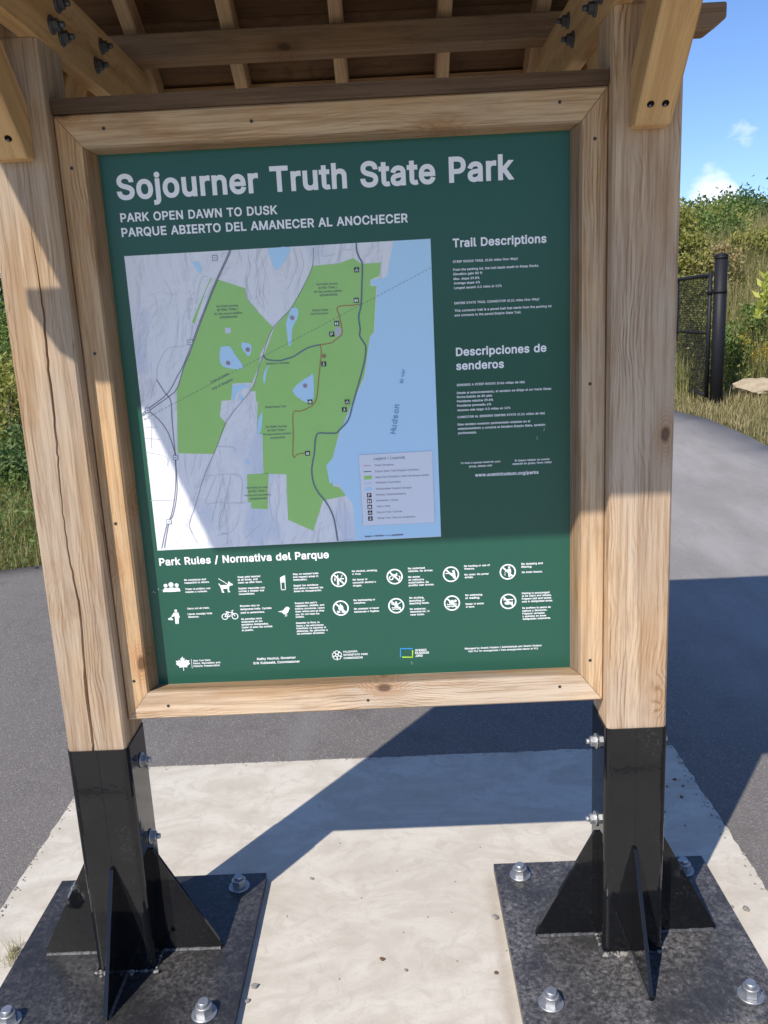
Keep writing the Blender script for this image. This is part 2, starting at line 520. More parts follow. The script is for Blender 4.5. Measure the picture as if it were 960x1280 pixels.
def bm_cyl(bm, p0, axis, r0, r1, h, seg=16, mi=0, phase=0.0):
    ax = Vector(axis).normalized()
    u = ax.orthogonal().normalized()
    w = ax.cross(u)
    p0 = Vector(p0)
    A, B = [], []
    for i in range(seg):
        a = 2 * math.pi * i / seg + phase
        d = u * math.cos(a) + w * math.sin(a)
        A.append(bm.verts.new(p0 + d * r0))
        B.append(bm.verts.new(p0 + ax * h + d * r1))
    bm.faces.new(list(reversed(A))).material_index = mi
    bm.faces.new(B).material_index = mi
    for i in range(seg):
        f = bm.faces.new([A[i], A[(i + 1) % seg], B[(i + 1) % seg], B[i]])
        f.material_index = mi
        f.smooth = seg > 8


def board(name, box, mat, parent, axis, bev=0.003, **props):
    bm = bmesh.new()
    bm_box(bm, *box)
    bevel(bm, bev)
    me = bm_done(bm, name)
    grain(me, axis)
    return link(name, me, mat, parent, **props)


def timber(name, pts, ext, mat, parent, axis, bev=0.003, **props):
    bm = bmesh.new()
    bm_prism(bm, pts, ext)
    bmesh.ops.recalc_face_normals(bm, faces=bm.faces)
    bevel(bm, bev)
    me = bm_done(bm, name)
    grain(me, axis)
    return link(name, me, mat, parent, **props)

# ---------------- measured layout of the sign (metres on the panel)
TEXT = [
('title', 'Sojourner Truth State Park', -0.4746, 1.8999, 0.8613),
('sub', 'PARK OPEN DAWN TO DUSK', -0.4731, 1.8526, 0.3438),
('sub', 'PARQUE ABIERTO DEL AMANECER AL ANOCHECER', -0.4741, 1.8217, 0.6279),
('head', 'Trail Descriptions', 0.2497, 1.7644, 0.2051),
('head', 'Descripciones de', 0.2498, 1.5294, 0.2036),
('head', 'senderos', 0.2492, 1.4982, 0.1082),
('head', 'Park Rules / Normativa del Parque', -0.4721, 1.0706, 0.4059),
('body', 'STEEP ROCKS TRAIL (0.86 miles One-Way)', 0.2489, 1.7313, 0.1424),
('body', 'From the parking lot, the trail leads south to Steep Rocks.', 0.2489, 1.7143, 0.1889),
('body', 'Elevation gain 80 ft', 0.2492, 1.7049, 0.0636),
('body', 'Max. slope 29.8%', 0.2494, 1.6948, 0.0573),
('body', 'Average slope 6%', 0.2496, 1.6854, 0.0579),
('body', 'Longest ascent: 0.2 miles at 12%', 0.2499, 1.6754, 0.1053),
('body', 'EMPIRE STATE TRAIL CONNECTOR (0.21 miles One-Way)', 0.2494, 1.6425, 0.1883),
('body', 'This connector trail is a paved trail that starts from the parking lot', 0.2496, 1.6262, 0.2159),
('body', 'and connects to the paved Empire State Trail.', 0.2493, 1.6161, 0.1486),
('body', 'SENDERO A STEEP ROCKS (0.86 millas de ida)', 0.2494, 1.4615, 0.1542),
('body', 'Desde el estacionamiento, el sendero se dirige al sur hacia Steep', 0.2494, 1.4437, 0.2143),
('body', 'Rocks.Subida de 80 pies', 0.2492, 1.4345, 0.0799),
('body', 'Pendiente máxima 29.8%', 0.2491, 1.4247, 0.0825),
('body', 'Pendiente promedio 6%', 0.249, 1.4148, 0.0778),
('body', 'Ascenso más largo: 0.2 millas en 12%', 0.249, 1.4046, 0.1214),
('body', 'CONECTOR AL SENDERO EMPIRE STATE (0.21 millas de ida)', 0.2489, 1.3886, 0.1999),
('body', 'Este sendero conector pavimentado empieza en el', 0.2492, 1.3717, 0.1663),
('body', 'estacionamiento y conecta al Sendero Empire State, también', 0.2492, 1.3619, 0.2004),
('body', 'pavimentado.', 0.2493, 1.3519, 0.0431),
('body', 'To hold a special event for your', 0.2532, 1.2819, 0.0924),
('body', 'group, please visit', 0.2725, 1.2734, 0.0533),
('body', 'Si desea realizar un evento', 0.3786, 1.2819, 0.0807),
('body', 'especial en grupo, favor visitar', 0.3731, 1.2745, 0.0913),
('web', 'www.scenichudson.org/parks', 0.2859, 1.2507, 0.1473),
('rule', 'Be courteous and', -0.4167, 1.0295, 0.0523),
('rule', 'respectful to others.', -0.4169, 1.0224, 0.0602),
('rule', 'Tratar al prójimo con', -0.4168, 1.0066, 0.0609),
('rule', 'respeto y cortesía.', -0.4169, 0.9995, 0.053),
('rule', 'Keep pets leashed', -0.2879, 1.031, 0.0539),
('rule', 'at all times, and', -0.2885, 1.024, 0.0477),
('rule', 'clean up after them.', -0.2885, 1.017, 0.0585),
('rule', 'Sujetar mascotas con', -0.2887, 1.0023, 0.0636),
('rule', 'correa y limpiar sus', -0.2887, 0.9953, 0.0614),
('rule', 'necesidades.', -0.2888, 0.9882, 0.0383),
('rule', 'Stay on marked trails', -0.1554, 1.0319, 0.0616),
('rule', 'and respect areas in', -0.1554, 1.0248, 0.0605),
('rule', 'restoration.', -0.1553, 1.0178, 0.0337),
('rule', 'Seguir los senderos', -0.1558, 1.0032, 0.0595),
('rule', 'marcados y respetar las', -0.1558, 0.9961, 0.0708),
('rule', 'áreas en recuperación.', -0.1557, 0.9891, 0.0669),
('rule', 'Carry out all trash.', -0.4166, 0.9574, 0.0539),
('rule', 'Llevar consigo toda', -0.4169, 0.9432, 0.059),
('rule', 'desecho.', -0.4165, 0.936, 0.0267),
('rule', 'Bicycles only on', -0.2886, 0.958, 0.047),
('rule', 'designated trails. Cyclists', -0.2887, 0.9497, 0.0759),
('rule', 'yield to pedestrians.', -0.2889, 0.9408, 0.0589),
('rule', 'Se permiten bicis', -0.2886, 0.9246, 0.05),
('rule', 'solamente en los', -0.2886, 0.9175, 0.0511),
('rule', 'senderos designados.', -0.2893, 0.9103, 0.0665),
('rule', 'Ceder el paso del ciclista', -0.2893, 0.9031, 0.0745),
('rule', 'al peatón.', -0.2894, 0.8959, 0.0285),
('rule', "Respect the park's", -0.1556, 0.9589, 0.0536),
('rule', 'vegetation, wildlife, and', -0.1556, 0.9518, 0.07),
('rule', 'historic structures. Leave', -0.1561, 0.9447, 0.0712),
('rule', 'them where and as they', -0.156, 0.9376, 0.0701),
('rule', 'are. Do not feed the', -0.156, 0.9304, 0.0577),
('rule', 'wildlife.', -0.1565, 0.9239, 0.0215),
('rule', 'Respetar la flora, la', -0.1564, 0.9083, 0.0568),
('rule', 'fauna y las estructuras', -0.1564, 0.9011, 0.0664),
('rule', 'históricas; no sacarlas ni', -0.1563, 0.8945, 0.0716),
('rule', 'alterarlas. No alimentar a', -0.1562, 0.8873, 0.0751),
('rule', 'los animales silvestres.', -0.1561, 0.8807, 0.0677),
('rule', 'No alcohol, smoking,', -0.0136, 1.0328, 0.0607),
('rule', 'or drugs.', -0.0133, 1.0261, 0.0217),
('rule', 'No fumar ni', -0.0129, 1.0114, 0.0346),
('rule', 'consumir alcohol o', -0.0133, 1.0041, 0.0557),
('rule', 'drogas.', -0.013, 0.9967, 0.0212),
('rule', 'No motorized', 0.1205, 1.0332, 0.0401),
('rule', 'vehicles. No drones.', 0.1202, 1.0265, 0.0599),
('rule', 'No entrar', 0.1202, 1.0119, 0.0281),
('rule', 'en vehículos', 0.1205, 1.0048, 0.0371),
('rule', 'motorizados. Se', 0.1202, 0.9978, 0.0486),
('rule', 'prohíbe usar drones.', 0.1206, 0.9911, 0.0608),
('rule', 'No hunting or use of', 0.2542, 1.0329, 0.0617),
('rule', 'firearms.', 0.2546, 1.0262, 0.0248),
('rule', 'No cazar. No portar', 0.2548, 1.0116, 0.058),
('rule', 'armas.', 0.2553, 1.0049, 0.0204),
('rule', 'No dumping and', 0.3907, 1.0318, 0.0508),
('rule', 'littering.', 0.3906, 1.0245, 0.0254),
('rule', 'No botar basura.', 0.3917, 1.0112, 0.049),
('rule', 'No barbequing or', -0.0139, 0.9597, 0.0521),
('rule', 'campfires.', -0.0136, 0.9529, 0.029),
('rule', 'No acampar ni hacer', -0.0138, 0.938, 0.0606),
('rule', 'barbacoas o fogatas.', -0.0136, 0.9305, 0.0607),
('rule', 'No docking,', 0.1206, 0.9595, 0.0353),
('rule', 'launching or', 0.1202, 0.9521, 0.0373),
('rule', 'beaching boats.', 0.1206, 0.9453, 0.0476),
('rule', 'No embarcar,', 0.1207, 0.9311, 0.0393),
('rule', 'desembarcar, ni', 0.121, 0.9243, 0.0464),
('rule', 'varar botes.', 0.1207, 0.9168, 0.0348),
('rule', 'No swimming', 0.2553, 0.96, 0.0404),
('rule', 'or wading.', 0.2551, 0.9526, 0.0353),
('rule', 'Nadar ni entrar', 0.2554, 0.9377, 0.0443),
('rule', 'al agua.', 0.2558, 0.9309, 0.0212),
('rule', 'Fishing is encouraged', 0.3911, 0.9583, 0.0659),
('rule', 'to be catch and release.', 0.391, 0.9516, 0.071),
('rule', 'Prepare bait and tackle', 0.3909, 0.9445, 0.0704),
('rule', 'only in designated areas.', 0.3908, 0.9375, 0.0743),
('rule', 'Se prefiere la pesca de', 0.3913, 0.9212, 0.0687),
('rule', 'captura y liberación.', 0.3912, 0.9141, 0.0604),
('rule', 'Preparar carnadas', 0.3917, 0.9069, 0.0534),
('rule', 'y aparejos en áreas', 0.3917, 0.9001, 0.0573),
('rule', 'designadas solamente.', 0.3922, 0.8933, 0.0676),
('logo', 'New York State', -0.4152, 0.8228, 0.042),
('logo', 'Parks, Recreation and', -0.4159, 0.8155, 0.0662),
('logo', 'Historic Preservation', -0.4161, 0.8081, 0.0645),
('logo', 'Kathy Hochul, Governor', -0.2586, 0.8192, 0.0947),
('logo', 'Erik Kulleseid, Commissioner', -0.2681, 0.8086, 0.1137),
('logo', 'PALISADES', -0.0461, 0.8288, 0.034),
('logo', 'INTERSTATE PARK', -0.0466, 0.8205, 0.0601),
('logo', 'COMMISSION', -0.0464, 0.8121, 0.0464),
('logo', 'SCENIC', 0.1292, 0.8242, 0.028),
('logo', 'HUDSON', 0.1289, 0.8169, 0.0333),
('logo', '.ORG', 0.1286, 0.8096, 0.0183),
('logo', 'Managed by Scenic Hudson / Administrado por Scenic Hudson', 0.2503, 0.8235, 0.1871),
('logo', 'Call 911 for emergencies / Para emergencias llamar al 911', 0.2586, 0.8161, 0.1703),
('map', 'Legend / Leyenda', 0.0523, 1.3012, 0.072),
('map', 'Trails/ Senderos', 0.0533, 1.2865, 0.0446),
('map', 'Empire State Trail/ Kingston Greenline', 0.0541, 1.2721, 0.1019),
('map', 'State Park Boundary/ Límite del parque estatal', 0.054, 1.2583, 0.1244),
('map', 'Wetlands/ Humedales', 0.0537, 1.2454, 0.0588),
('map', 'Waterbodies/ Cuerpos de agua', 0.0535, 1.2305, 0.0833),
('map', 'Parking / Estacionamiento', 0.0536, 1.2166, 0.0695),
('map', 'Restrooms / Aseos', 0.0535, 1.2026, 0.0509),
('map', 'View / Vista', 0.0538, 1.1886, 0.0314),
('map', 'Bicycle Trail / Ciclovía', 0.0534, 1.1745, 0.0589),
('map', 'Hiking Trail / Ruta de senderismo', 0.0539, 1.1604, 0.0888),
('map', 'No Public Access', -0.2804, 1.6614, 0.0486),
('map', 'at this Time /', -0.2794, 1.6534, 0.0471),
('map', 'No hay acceso público', -0.2871, 1.6453, 0.0629),
('map', 'actualmente', -0.2751, 1.6373, 0.0393),
('map', 'No Public Access', -0.054, 1.698, 0.0467),
('map', 'at this Time /', -0.0505, 1.6901, 0.0405),
('map', 'No hay acceso público', -0.061, 1.6821, 0.0624),
('map', 'actualmente', -0.0489, 1.6742, 0.039),
('map', 'No Public Access', -0.1917, 1.3873, 0.0485),
('map', 'at this Time /', -0.1882, 1.3788, 0.0421),
('map', 'No hay acceso público', -0.1992, 1.3703, 0.0648),
('map', 'actualmente', -0.1835, 1.3617, 0.034),
('map', 'No Public Access', -0.2481, 1.2469, 0.0493),
('map', 'at this Time /', -0.2445, 1.2382, 0.0428),
('map', 'No hay acceso público', -0.2537, 1.2293, 0.0617),
('map', 'actualmente', -0.2424, 1.2205, 0.0396),
('map', 'Empire State', -0.0671, 1.6423, 0.0352),
('map', 'Trail Connector', -0.0731, 1.6349, 0.0416),
('map', 'Entrance / Entrada', -0.1795, 1.5304, 0.0517),
('map', 'Steep Rocks Trail', -0.1897, 1.4327, 0.0482),
]
ROTTEXT = [('Town of Ulster',-0.3086,1.4949,-0.2655,1.5125),('City of Kingston',-0.3061,1.4789,-0.2578,1.4996),('Hudson',0.1054,1.3589,0.1182,1.4291),('River',0.1282,1.4739,0.1344,1.509)]
POLY = {'map_sheet': [(-0.474,1.7808),(0.2015,1.7846),(0.2019,1.1102),(-0.4731,1.1076)],'river': [(0.1209,1.7842),(0.1116,1.75),(0.102,1.7095),(0.0917,1.7048),(0.0707,1.705),(0.0648,1.6948),(0.0793,1.6896),(0.0688,1.5913),(0.0589,1.5825),(0.0415,1.4922),(0.0039,1.4202),(-0.0235,1.3651),(-0.0431,1.3089),(-0.0588,1.2932),(-0.0534,1.2498),(-0.0307,1.2462),(-0.0175,1.2197),(-0.0022,1.1988),(0.0003,1.1112),(0.2019,1.1111),(0.2015,1.7839)],'green': [[(-0.2763,1.7227),(-0.2129,1.6993),(-0.2116,1.6781),(-0.1924,1.6545),(-0.1883,1.6466),(-0.158,1.6123),(-0.1784,1.5747),(-0.1911,1.5543),(-0.1963,1.5288),(-0.2155,1.4904),(-0.2217,1.4923),(-0.2601,1.4918),(-0.2666,1.4548),(-0.2883,1.4542),(-0.2956,1.4185),(-0.2818,1.4017),(-0.3083,1.3518),(-0.3182,1.3327),(-0.4008,1.3382),(-0.3879,1.4868),(-0.3475,1.5712)],[(-0.0613,1.7399),(-0.0008,1.7428),(0.0307,1.7524),(0.047,1.739),(0.0903,1.7399),(0.0858,1.7118),(0.0652,1.7038),(0.0646,1.6918),(0.0777,1.6897),(0.0672,1.5914),(0.0581,1.5826),(0.0399,1.4923),(0.0023,1.4203),(-0.0251,1.3652),(-0.043,1.3105),(-0.0588,1.2932),(-0.0534,1.249),(-0.0466,1.2528),(-0.0456,1.2428),(-0.031,1.2404),(-0.0175,1.2197),(-0.0715,1.2105),(-0.0994,1.1381),(-0.1569,1.1681),(-0.153,1.277),(-0.2059,1.2811),(-0.2009,1.3736),(-0.213,1.3742),(-0.2061,1.4479),(-0.21,1.4497),(-0.209,1.4719),(-0.2202,1.4724),(-0.2049,1.5017),(-0.1948,1.5288),(-0.1834,1.5509),(-0.1549,1.6121),(-0.1142,1.6522),(-0.0749,1.7106)],[(-0.2443,1.2813),(-0.1944,1.2814),(-0.2028,1.1957),(-0.2413,1.2),(-0.2401,1.2143),(-0.2483,1.2147)],[(-0.2886,1.7248),(-0.2845,1.7269),(-0.3031,1.6954),(-0.3331,1.6284),(-0.339,1.6326)]],'pond': [[(-0.2798,1.5742),(-0.2598,1.5755),(-0.2494,1.5587),(-0.2325,1.5251),(-0.272,1.5286),(-0.2841,1.5448)],[(-0.2315,1.5827),(-0.2099,1.5762),(-0.2168,1.5509),(-0.2311,1.5695)],[(-0.1143,1.6507),(-0.1047,1.6532),(-0.0989,1.6469),(-0.1017,1.6302),(-0.1152,1.6064),(-0.119,1.5757),(-0.1256,1.5714),(-0.1275,1.5993),(-0.1274,1.6223)],[(-0.0788,1.5035),(-0.1251,1.4702),(-0.0912,1.4392),(-0.0775,1.4521),(-0.075,1.5018)],[(-0.1724,1.53),(-0.1846,1.5165),(-0.1893,1.4971),(-0.186,1.489),(-0.1809,1.5124)],[(-0.1967,1.4258),(-0.2079,1.4063),(-0.2117,1.37),(-0.2012,1.3898)],[(-0.2597,1.487),(-0.2332,1.4889),(-0.2232,1.4837),(-0.2389,1.4781),(-0.249,1.4722),(-0.2585,1.4552),(-0.2636,1.461)],[(-0.3248,1.7602),(-0.3168,1.7627),(-0.3096,1.7565),(-0.3054,1.7443),(-0.3084,1.737),(-0.3151,1.7403)],[(-0.1581,1.7802),(-0.1078,1.7821),(-0.1207,1.7539),(-0.1308,1.7432),(-0.1408,1.7348),(-0.1478,1.7441),(-0.1525,1.7629)],[(-0.2468,1.3104),(-0.243,1.3168),(-0.2374,1.3149),(-0.2374,1.305),(-0.2425,1.3027)],[(-0.2482,1.4626),(-0.24,1.4654),(-0.2376,1.4558),(-0.2458,1.4538)]],'white_lot': [[(-0.2657,1.616),(-0.2531,1.6161),(-0.2533,1.6046),(-0.2659,1.6044)],[(-0.2596,1.4886),(-0.2218,1.4907),(-0.2202,1.4724),(-0.2384,1.4558),(-0.2642,1.4546)]],'parking': [[(-0.0195,1.6017),(-0.0105,1.6074),(-0.0046,1.601),(-0.0085,1.5873),(-0.0158,1.5846),(-0.02,1.5925)]],'legend': [(0.0181,1.3142),(0.1885,1.3159),(0.1882,1.1459),(0.0196,1.1453)]}
LINES = {'greenway': [[(0.0386,1.7831),(0.0386,1.7683),(0.0431,1.7533),(0.0492,1.7382),(0.0463,1.6972),(0.0422,1.6522),(0.0353,1.6259),(0.037,1.599),(0.0354,1.5837),(0.044,1.5678),(0.0474,1.5584),(0.0444,1.5328),(0.0338,1.4981),(0.0205,1.4593),(0.011,1.4319),(-0.0015,1.3964),(-0.0229,1.3748),(-0.0314,1.3679),(-0.054,1.3682),(-0.076,1.366),(-0.0845,1.3232),(-0.0927,1.2865),(-0.0908,1.2533),(-0.0809,1.2294),(-0.0681,1.212),(-0.057,1.1913),(-0.0481,1.1629),(-0.0429,1.1115)]],'access': [[(-0.185,1.5517),(-0.1793,1.5436),(-0.17,1.5401),(-0.1479,1.5382),(-0.1318,1.5414),(-0.1156,1.546),(-0.095,1.5575),(-0.0787,1.5645),(-0.0547,1.5687)]],'red': [[(-0.0547,1.5687),(-0.0308,1.5714),(-0.0185,1.5786),(-0.0053,1.5887),(-0.0038,1.601),(-0.0077,1.628),(-0.012,1.6472),(0.0015,1.6511),(0.025,1.6515),(0.0408,1.6538)],[(-0.0547,1.5687),(-0.0533,1.5531),(-0.0575,1.526),(-0.0627,1.4949),(-0.0693,1.4556),(-0.0777,1.4369),(-0.0953,1.4266),(-0.1109,1.4217),(-0.1264,1.4184),(-0.1299,1.3702),(-0.134,1.3255),(-0.1314,1.3156),(-0.1236,1.3226),(-0.1056,1.3242)]],'road': [[(-0.0564,1.7781),(-0.0604,1.7413),(-0.0757,1.7107),(-0.1142,1.6522),(-0.1556,1.6137),(-0.1768,1.5746),(-0.1859,1.5494),(-0.1967,1.5249),(-0.2049,1.5017),(-0.22,1.474),(-0.2787,1.4096),(-0.3044,1.3582),(-0.3174,1.3326),(-0.3463,1.2779),(-0.3704,1.2162),(-0.3898,1.1706),(-0.3857,1.1448),(-0.3755,1.1211)],[(-0.2376,1.7818),(-0.2469,1.7638),(-0.2745,1.7166),(-0.3109,1.6465),(-0.3356,1.5955),(-0.3506,1.5636),(-0.3672,1.5332),(-0.3871,1.4868),(-0.41,1.468),(-0.4401,1.4495),(-0.4723,1.4286)],[(-0.2406,1.782),(-0.25,1.7639),(-0.2776,1.7168),(-0.314,1.6466),(-0.3387,1.5956),(-0.3547,1.5623),(-0.3713,1.5318),(-0.3826,1.5158),(-0.4107,1.476),(-0.4612,1.4417),(-0.4737,1.4311)],[(-0.3259,1.6701),(-0.3141,1.711),(-0.3029,1.7293),(-0.293,1.7273)],[(-0.336,1.6309),(-0.3479,1.5906),(-0.3664,1.5799),(-0.3943,1.5789),(-0.4119,1.5627),(-0.4267,1.536),(-0.4309,1.5126),(-0.4447,1.4816),(-0.4504,1.466)],[(-0.4313,1.5087),(-0.4167,1.4803),(-0.4044,1.4598),(-0.4058,1.4157),(-0.4076,1.3279),(-0.4114,1.2518),(-0.4265,1.1935),(-0.4383,1.1754),(-0.4557,1.1137)],[(-0.4581,1.44),(-0.4356,1.4172),(-0.4184,1.388),(-0.4093,1.3509),(-0.4068,1.3278),(-0.4155,1.252),(-0.4306,1.1937),(-0.4427,1.1731),(-0.4626,1.1123)],[(-0.3393,1.2817),(-0.2618,1.278),(-0.2649,1.2138)],[(-0.3175,1.279),(-0.3396,1.2358),(-0.3457,1.2151),(-0.3043,1.2156),(-0.317,1.1671)],[(-0.3003,1.2782),(-0.3202,1.2223),(-0.3373,1.1723)],[(-0.2822,1.279),(-0.3029,1.213),(-0.3175,1.1799),(-0.3206,1.146)],[(-0.3085,1.3494),(-0.2722,1.346),(-0.2674,1.336)],[(-0.3027,1.2156),(-0.2649,1.2138),(-0.2508,1.2148)],[(-0.4034,1.1755),(-0.3778,1.1401),(-0.3641,1.1266)],[(-0.3194,1.1416),(-0.3029,1.14),(-0.3051,1.1152)],[(-0.4718,1.4189),(-0.4541,1.418),(-0.4612,1.3534)],[(-0.4695,1.4026),(-0.4413,1.4013)],[(-0.4724,1.3768),(-0.4363,1.3726)],[(-0.472,1.3441),(-0.4285,1.3313),(-0.4282,1.3107)],[(-0.4764,1.2297),(-0.4187,1.2286)],[(-0.2137,1.6986),(-0.2094,1.6758),(-0.2029,1.6603),(-0.1929,1.6484)],[(-0.0446,1.782),(-0.0456,1.7428)],[(-0.033,1.7829),(-0.0375,1.772),(-0.036,1.7594),(-0.0073,1.7624)],[(0.0124,1.7696),(0.0341,1.7708)],[(0.0539,1.7528),(0.0699,1.7631),(0.0748,1.785)],[(-0.0429,1.1115),(-0.0054,1.114)]],'thin': [[(0.2008,1.7233),(-0.4734,1.419)]],'contour': [[(-0.2015,1.769),(-0.1986,1.7391),(-0.2089,1.7097),(-0.2001,1.6753)],[(-0.1888,1.7646),(-0.1805,1.7233),(-0.1898,1.6862),(-0.1782,1.6553)],[(-0.173,1.7676),(-0.1668,1.7301),(-0.1736,1.6929),(-0.1659,1.6623)],[(-0.0988,1.7787),(-0.0932,1.7488),(-0.101,1.7269),(-0.1208,1.6903)],[(-0.0837,1.7743),(-0.0806,1.7408),(-0.0964,1.7042)],[(-0.4171,1.6972),(-0.4126,1.6667),(-0.4268,1.6445)],[(-0.3906,1.726),(-0.3782,1.6953),(-0.3844,1.6729)],[(-0.3462,1.3805),(-0.359,1.3321),(-0.3761,1.2834)],[(-0.3412,1.3477),(-0.3541,1.299)],[(-0.1768,1.2657),(-0.1718,1.2237),(-0.1832,1.182),(-0.1811,1.1223)],[(-0.1897,1.2579),(-0.197,1.2165),(-0.1928,1.1655)],[(-0.0334,1.2003),(-0.0437,1.167),(-0.0292,1.1322)],[(-0.2753,1.1694),(-0.2941,1.1447),(-0.3281,1.1378)],[(-0.2175,1.1667),(-0.2444,1.1424),(-0.2624,1.1261)]]}
MAPICON = [('bike',0.0362,1.7269),('rest',0.0318,1.6618),('rest',-0.0148,1.6138),('park',-0.0272,1.5906),('hike',-0.0495,1.5257),('view',-0.0862,1.4421),('bike',-0.0015,1.438),('hike',-0.0089,1.4208),('view',-0.0999,1.3239),('park',0.0373,1.2184),('rest',0.0373,1.2044),('view',0.0372,1.1903),('bike',0.0374,1.1763),('hike',0.0373,1.1622)]
NOSWIM = [(-0.1134,1.6308),(-0.2187,1.5658),(-0.2655,1.5384),(-0.0949,1.4791),(-0.0476,1.5435)]
SHIELD = [(-0.2745,1.7674),(-0.3466,1.5883),(-0.4596,1.4408),(-0.4067,1.3287),(-0.4382,1.1771)]
LEGSYM = [('red',0.0278,1.2887,0.0448,1.2886),('gw',0.0274,1.2747,0.0455,1.2748),('green',0.0274,1.256,0.0459,1.265),('wet',0.0278,1.2429,0.0452,1.2508),('water',0.0275,1.229,0.0451,1.2373)]
SCALEBAR = [(0.0215,1.1187),(0.0364,1.1189),(0.0464,1.1193),(0.0655,1.1192),(0.0862,1.1191),(0.1127,1.1196)]
ICONS = [('alcohol',-0.0459,1.0163),('vehicle',0.0878,1.0167),('hunting',0.2225,1.0164),('dumping',0.3581,1.016),('fire',-0.0457,0.9436),('docking',0.0883,0.9434),('swimming',0.2228,0.9439),('fishing',0.3582,0.9417),('people',-0.4496,1.0114),('dog',-0.3189,1.0124),('marker',-0.1803,1.0146),('trash',-0.451,0.94),('bicycle',-0.3152,0.9388),('bird',-0.1823,0.9418),('leaf',-0.4415,0.8185),('rosette',-0.0622,0.8226)]
BRACKET = [(0.0938,0.8328),(0.123,0.8314),(0.1221,0.8092),(0.0928,0.8106)]
CRACK = [(-0.6362,1.9633),(-0.6371,1.8758),(-0.6355,1.8039),(-0.6334,1.6846),(-0.637,1.596),(-0.6399,1.4984),(-0.643,1.3843),(-0.6474,1.3253),(-0.6503,1.2286),(-0.6501,1.1068),(-0.6406,1.0024),(-0.6514,0.8303),(-0.653,0.7011),(-0.6554,0.6467)]
SCREWS = {'top': [(-0.4716,2.0325),(-0.1634,2.0311),(0.4744,2.0361)],'left': [(-0.5482,1.9583),(-0.5472,1.575),(-0.5472,1.1895),(-0.5493,0.8002)],'right': [(0.5471,1.9619),(0.5399,1.4565),(0.5434,0.8031)],'bottom': [(-0.4735,0.7323),(0.0098,0.7248),(0.4712,0.7388)]}

# ------------------------------------------------------------------ ground
def ramp(y):
    """the path climbs gently behind the kiosk"""
    t = (y - 2.5) / 0.8
    r = 0.08 * 0.8 * (math.log1p(math.exp(t)) if t < 30 else t)
    return 0.95 - 0.12 * math.log1p(math.exp((0.95 - r) / 0.12))


def hill(x, y):
    h = ramp(y)
    h += 0.05 * max(0, y - 11.5) * min(1, max(0, (y - 11.5) / 6))
    h += 0.13 * max(0, x - 4.6) * min(1, max(0, (y + 2) / 6))
    sx = min(1, max(0, (x - 3.9) / 1.1))
    h += 0.2 * min(5.5, max(0, y - 9.5)) * sx * sx * (3 - 2 * sx)
    if y > 60:
        h -= 0.2 * (y - 60)
    return min(h, 14)


def lerp_table(tab, q):
    if q <= tab[0][0]:
        return tab[0][1]
    for (a, b), (c, d) in zip(tab, tab[1:]):
        if q <= c:
            return b + (d - b) * (q - a) / (c - a)
    return tab[-1][1]


XL = [(-9, -16), (0.74, -16), (0.79, -14.05), (3.89, -1.14), (5.2, -0.85), (7.0, -1.1), (8.0, -2.0), (9.0, -4.2), (10.0, -7.5), (11.0, -11)]
XR = [(-9, 11), (0, 6.5), (3.0, 4.1), (4.6, 3.74), (6.07, 3.64), (6.62, 3.63), (7.16, 3.59), (7.59, 3.50), (7.92, 3.37), (8.4, 3.0), (9.3, 2.1), (10.2, 0.4), (10.7, -3), (11.0, -9)]


def on_path(x, y, pad=0.0):
    if y > 11:
        return False
    return lerp_table(XL, y) - pad < x < lerp_table(XR, y) + pad


